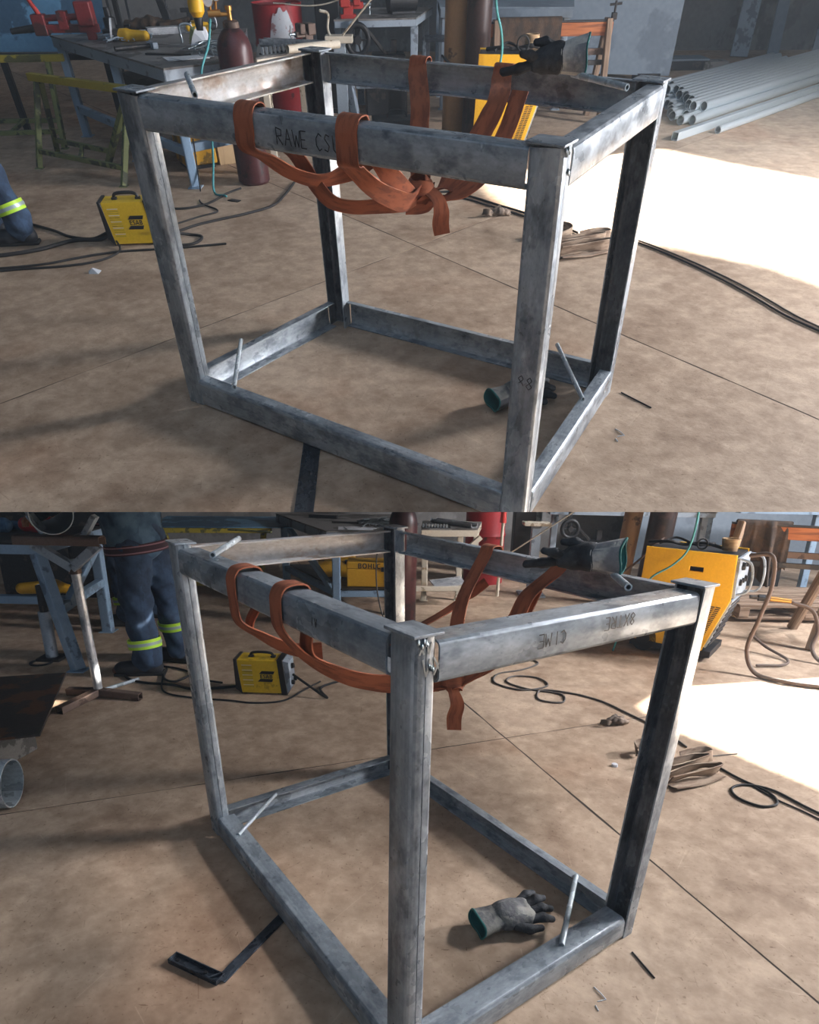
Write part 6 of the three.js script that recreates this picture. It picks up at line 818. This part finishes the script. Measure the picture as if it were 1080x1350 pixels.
  tool(LO, 'belt_machine', 'dark belt-driven machine at the back of the lower hall', 'machine', [2.0, 0, -7.6], 0.1, [['body', [bx(0.5, 0.30, 0.34, 0, 0.15, 0, 0.01), bx(0.40, 0.14, 0.26, 0.05, 0.37, 0, 0.02), bx(0.06, 0.12, 0.06, 0.16, 0.5, 0)], M.darkMetal], ['arm', bar([0.02, 0.45, 0.1], [-0.28, 0.72, 0.1], 0.03, 0.03), M.black]]);
  workbench(LO, 'grey steel table at the back of the lower hall over the dark machine', { top: [[1.48, -7.2], [3.3, -7.2], [3.3, -8.3], [1.48, -8.3]], y: 0.82, apron: 0.05, legs: [[1.56, -7.28], [3.2, -7.28], [3.2, -8.2], [1.56, -8.2]], leg: 0.07, legMat: M.greyBlue });
  tool(LO, 'pulley', 'black belt wheel hanging at the left leg of the back table', 'wheel', [1.70, 0.62, -7.1], 0.1, [['rim', new THREE.TorusGeometry(0.09, 0.022, 8, 28), M.black], ['hub', rod([0, 0, -0.03], [0, 0, 0.03], 0.03, 0.03, 12), M.darkMetal], ...[0, 1, 2, 3].map((i) => ['spoke', rod([0, 0, 0], [Math.cos(i * 1.571) * 0.085, Math.sin(i * 1.571) * 0.085, 0], 0.009), M.black]), ['bracket', bx(0.04, 0.2, 0.02, 0, 0.1, -0.04), M.black]]);
  tool(LO, 'black_column', 'tall black column standing at the back of the lower hall', 'column', [1.28, 0, -7.6], 0, [['column', bx(0.24, 1.6, 0.2, 0, 0.8, 0, 0.01), M.black], ['base', bx(0.32, 0.04, 0.28, 0, 0.02, 0), M.black]]);
  gasCylinder(LO, 'tan gas cylinder leaning beside the dark brown one, lower hall', [2.02, -6.25], 0.085, 1.3, M.tan, [0, -0.07, 0.004]); gasCylinder(LO, 'dark brown gas cylinder leaning beside the tan one, lower hall', [2.26, -6.12], 0.12, 1.3, M.brown2, [0, -0.06, 0.006]);
  singleAt(LO, 'steel_chain', 'rusty chain hanging across the two lower gas cylinders', 'chain', tube([[2.02, 0.36, -6.10], [2.12, 0.50, -6.0], [2.22, 0.62, -5.98], [2.34, 0.72, -6.02]], 0.010, 40, 5), M.rustBrown, [2.2, 0.36, -6.0]);
  bigWelder(LO, 'large yellow wheeled welding machine behind the right post of the lower frame', [2.10, -4.80], -0.62, 1.0);
  singleAt(LO, 'welding_torch', 'black torch leads heaped on top of the large lower welding machine', 'torch', [tube([[1.80, 0.80, -4.96], [1.92, 0.82, -4.84], [2.02, 0.80, -4.86], [2.12, 0.83, -4.72], [2.24, 0.80, -4.70]], 0.012, 50, 6), tube([[1.86, 0.80, -4.90], [1.98, 0.84, -4.92], [2.08, 0.81, -4.76], [2.22, 0.82, -4.80]], 0.009, 50, 6), boxUV(new THREE.TorusGeometry(0.036, 0.007, 6, 20)).translate(2.08, 0.83, -4.68)], M.rubber, [2.02, 0.79, -4.84]);
  tool(LO, 'steel_cup', 'short tan pipe stub on top of the large lower welding machine', 'pipe', [2.27, 0.790, -4.66], 0, [['stub', lathe([[0.04, 0], [0.052, 0], [0.062, 0.085], [0.052, 0.085], [0.04, 0]], 20), M.woodPale]]);
  singleAt(LO, 'gas_hose', 'teal hose hanging in front of the large lower welding machine', 'hose', tube([[1.95, 1.3, -4.55], [1.955, 0.92, -4.56], [1.93, 0.78, -4.58], [1.86, 0.68, -4.62], [1.74, 0.58, -4.66], [1.62, 0.3, -4.70], [1.55, 0.012, -4.7]], 0.008, 50, 6), M.teal, [1.9, 0, -4.58]);
  const hose = (label, pts, r) => singleAt(LO, 'rubber_hose', label, 'hose', tube(pts, r, 90, 8), M.hose, [pts[0][0], 0, pts[0][2]]);
  hose('brown hose looping from the large lower welding machine down to the sunlit floor', [[2.36, 0.78, -4.52], [2.44, 0.80, -4.40], [2.46, 0.62, -4.36], [2.40, 0.38, -4.32], [2.34, 0.16, -4.28], [2.38, 0.03, -4.2], [2.52, 0.016, -4.06], [2.80, 0.016, -3.96], [3.3, 0.016, -3.85]], 0.015);
  hose('brown hose hanging from the wooden horse\'s brass coupling to the floor', [[2.86, 0.40, -4.74], [2.98, 0.36, -4.68], [3.02, 0.22, -4.62], [2.98, 0.10, -4.58], [3.02, 0.02, -4.5], [3.2, 0.016, -4.42], [3.6, 0.016, -4.34]], 0.014);
  hose('short dark hose lying under the wooden horse, lower hall', [[2.66, 0.12, -4.86], [2.72, 0.06, -4.74], [2.80, 0.016, -4.55], [2.70, 0.016, -4.42], [2.50, 0.016, -4.40]], 0.010);
  tool(LO, 'hose_coupling', 'brass hose coupling at the end of the brown hose', 'coupling', [2.70, 0.42, -4.78], -0.2, [['sleeve', rod([0, 0, 0], [0.15, -0.01, 0.0], 0.020, 0.018, 14), M.brass], ['nut', [rod([-0.08, 0.004, 0], [0.0, 0, 0], 0.025, 0.025, 6), rod([-0.14, 0.006, 0], [-0.08, 0.004, 0], 0.014, 0.014, 10)], M.darkMetal]]);
  woodHorse(LO, 'wooden horse with orange-brown rails at the right edge of the lower hall', { a: [2.60, -5.38], b: [3.75, -5.0], y: 0.85, legsAt: [0.06, 0.70], spread: 0.34, splay: -0.14 });
  drape(LO, 'dark brown welding leathers hanging over the lower wooden horse', [2.64, -5.37], [3.02, -5.26], 0.925, 0.50, 0.075, M.leather);
  { const t = thing(LO, 'pallet', 'grey wooden pallet on the floor under the right bench, lower hall', 'pallet', [3.55, 0, -5.85]); for (let i = 0; i < 6; i++) partAt(t, 'slat', bx(1.3, 0.02, 0.10, 3.6, 0.15, -5.72 - i * 0.15), M.wood); for (const x of [3.0, 3.6, 4.2]) partAt(t, 'bearer', bx(0.09, 0.09, 0.86, x, 0.095, -6.09), M.wood); for (const z of [-5.72, -6.09, -6.47]) partAt(t, 'slat', bx(1.3, 0.02, 0.10, 3.6, 0.04, z), M.wood); }
  workbench(LO, 'pale blue-legged table behind the pallet, lower right edge', { top: [[3.3, -6.72], [5.2, -6.72], [5.2, -7.7], [3.3, -7.7]], y: 0.93, apron: 0.06, legMat: M.blueLeg, topMat: M.sheet, leg: 0.07, legs: [[4.15, -6.8], [3.4, -7.6], [5.1, -6.8]] });
  tool(LO, 'black_crate', 'low black crate behind the pallet, lower right', 'crate', [3.66, 0, -7.1], 0, [['crate', bx(0.6, 0.34, 0.4, 0, 0.17, 0, 0.01), M.black], ['lid', bx(0.62, 0.03, 0.42, 0, 0.355, 0), M.black]]);
  single(LO, 'metal_sheet', 'tall grey-blue metal sheet against the lower back wall', 'sheet', bar([0, 0, 0], [0, 2.0, -0.3], 3.0, 0.008, V(0, 0.17, 0.98), 0), M.sheet, [4.3, 0.004, -8.6]);
  // left: blue table, roller stand with a stainless tube, steel plate on a block, pipe end
  workbench(LO, 'blue-legged steel table at the left edge of the lower hall', { top: [[-3.6, -4.12], [-2.36, -4.12], [-2.36, -5.0], [-3.6, -5.0]], y: 0.82, apron: 0.06, legMat: M.blueLeg, apronMat: M.blueLeg, topMat: M.darkMetal, leg: 0.075, legs: [[-2.42, -4.16, -2.21, -4.03], [-3.5, -4.16], [-2.42, -4.95], [-3.5, -4.95]], bars: [[[-3.5, -4.5], [-2.36, -4.5], 0.36], [[-2.42, -4.95], [-2.30, -4.1], 0.40], [[-2.38, -4.9], [-2.30, -4.2], 0.70, 0.42, 0.05]] });
  tool(LO, 'red_tool_bag', 'dark red tool roll on the blue-legged table, lower left', 'bag', [-2.62, 0.822, -4.62], 0, [['roll', fieldMesh([[[-0.10, 0.05, 0], [0.12, 0.055, 0], 0.055, 0.06]], 0.012, 0.02, (x, y, z) => 0.005 * Math.sin(x * 50)), M.red], ['strap', boxUV(new THREE.TorusGeometry(0.062, 0.006, 6, 24).rotateY(Math.PI / 2)).translate(0.02, 0.056, 0), M.black]]);
  tool(LO, 'blue_cloth', 'crumpled blue cloth on the blue-legged table, lower left', 'cloth', [-2.95, 0.822, -4.6], 0, [['cloth', fieldMesh([[[-0.2, 0.03, 0], [0.1, 0.045, 0.02], 0.03, 0.05], [[-0.05, 0.03, -0.1], [0.12, 0.03, -0.1], 0.04, 0.03]], 0.014, 0.03, (x, y, z) => 0.007 * Math.sin(x * 60) * Math.cos(z * 44)), M.cloth2]]);
  tool(LO, 'yellow_grinder', 'dirty yellow grinder on the rail under the blue-legged table', 'grinder', [-2.62, 0.385, -4.5], 0.2, [['body', fieldMesh([[[-0.14, 0.06, 0], [0.08, 0.07, 0], 0.04, 0.05], [[0.08, 0.07, 0], [0.16, 0.05, 0], 0.045, 0.035]], 0.010, 0.02), M.yellowCase], ['handle', rod([-0.02, 0.06, 0.04], [0.02, 0.1, 0.14], 0.018), M.white]]);
  tool(LO, 'bottle_jack', 'steel jack post under the blue-legged table, lower left', 'jack', [-2.50, 0, -4.25], 0, [['post', rod([0, 0, 0], [0, 0.52, 0], 0.026, 0.026, 12), M.darkMetal], ['sleeve', rod([0, 0.0, 0], [0, 0.34, 0], 0.04, 0.04, 14), M.greyBlue], ['foot', bx(0.16, 0.02, 0.14, 0, 0.01, 0), M.darkMetal]]);
  { const t = thing(LO, 'roller_stand', 'tripod stand with a steel pole and V head at the left of the lower hall', 'stand', [-1.86, 0, -3.58]);
    partAt(t, 'pole', pipe([-1.865, 0.05, -3.58], [-1.90, 0.82, -3.60], 0.026, 0.02), M.millPale); partAt(t, 'collar', rod([-1.899, 0.74, -3.60], [-1.901, 0.79, -3.60], 0.034, 0.034, 16), M.rustBrown);
    for (const f of [[-2.06, -3.60], [-1.60, -3.54], [-1.965, -3.31]]) partAt(t, 'foot', rhs([-1.865, 0.034, -3.575], [f[0], 0.022, f[1]], 0.048, 0.044, 0.004), M.rustBrown); partAt(t, 'foot', rod([-1.85, 0.03, -3.62], [-1.74, 0.012, -3.86], 0.012, 0.012), M.galv);
    for (const x of [-2.10, -1.74]) partAt(t, 'arm', rhs([-1.90, 0.775, -3.585], [x, 0.905, -3.585], 0.05, 0.05, 0.004), M.greyBlue); partAt(t, 'head', channel([-2.17, 0.958, -3.60], [-1.70, 0.958, -3.60], V(0, -1, 0), V(0, 0, 1), 0.05, 0.09, 0.006), M.rustBrown);
    for (const x of [-2.03, -1.81]) partAt(t, 'rest', bar([x, 0.96, -3.6], [x < -1.9 ? x - 0.07 : x + 0.07, 1.06, -3.6], 0.05, 0.03), M.greyBlue); }
  singleAt(LO, 'stainless_tube', 'wide stainless tube resting in the stand\'s V head, lower left', 'tube', pipe([-1.925, 1.075, -3.50], [-2.25, 1.085, -4.0], 0.108, 0.103, 24), M.stainless, [-1.92, 0.968, -3.5]);
  single(LO, 'steel_plate', 'dark rusty steel plate lying on a block at the lower left edge', 'plate', slab([[-1.22, 0.36], [0.0, -0.055], [-0.29, -0.86], [-1.5, -0.52]], 0, 0.012), M.rusty, [-1.67, 0.192, -2.575]);
  tool(LO, 'concrete_block', 'grey concrete block under the near corner of the rusty plate', 'block', [-1.93, 0, -2.76], -0.25, [['block', bx(0.11, 0.185, 0.26, 0, 0.0945, 0, 0.008), M.block]]); tool(LO, 'concrete_block', 'second concrete block under the rusty plate, at the frame\'s left edge', 'block', [-3.0, 0, -2.75], -0.25, [['block', bx(0.15, 0.185, 0.28, 0, 0.0945, 0, 0.008), M.block]]);
  singleAt(LO, 'steel_pipe', 'open end of a wide galvanized pipe at the lower left edge', 'pipe', pipe([-1.655, 0.104, -2.36], [-2.9, 0.104, -2.20], 0.102, 0.096, 26), M.galv, [-1.7, 0, -2.36]);
  tool(LO, 'dark_cabinet', 'dark steel cabinet in shadow behind the blue-legged table', 'cabinet', [-3.2, 0, -6.3], 0, [['cabinet', bx(1.4, 1.3, 0.5, 0, 0.65, 0, 0.01), M.darkMetal], ['door', bx(0.66, 1.2, 0.02, -0.35, 0.65, 0.26), M.darkMetal], ['door', bx(0.66, 1.2, 0.02, 0.35, 0.65, 0.26), M.darkMetal]]);
}

renderer.render(scene, camera);
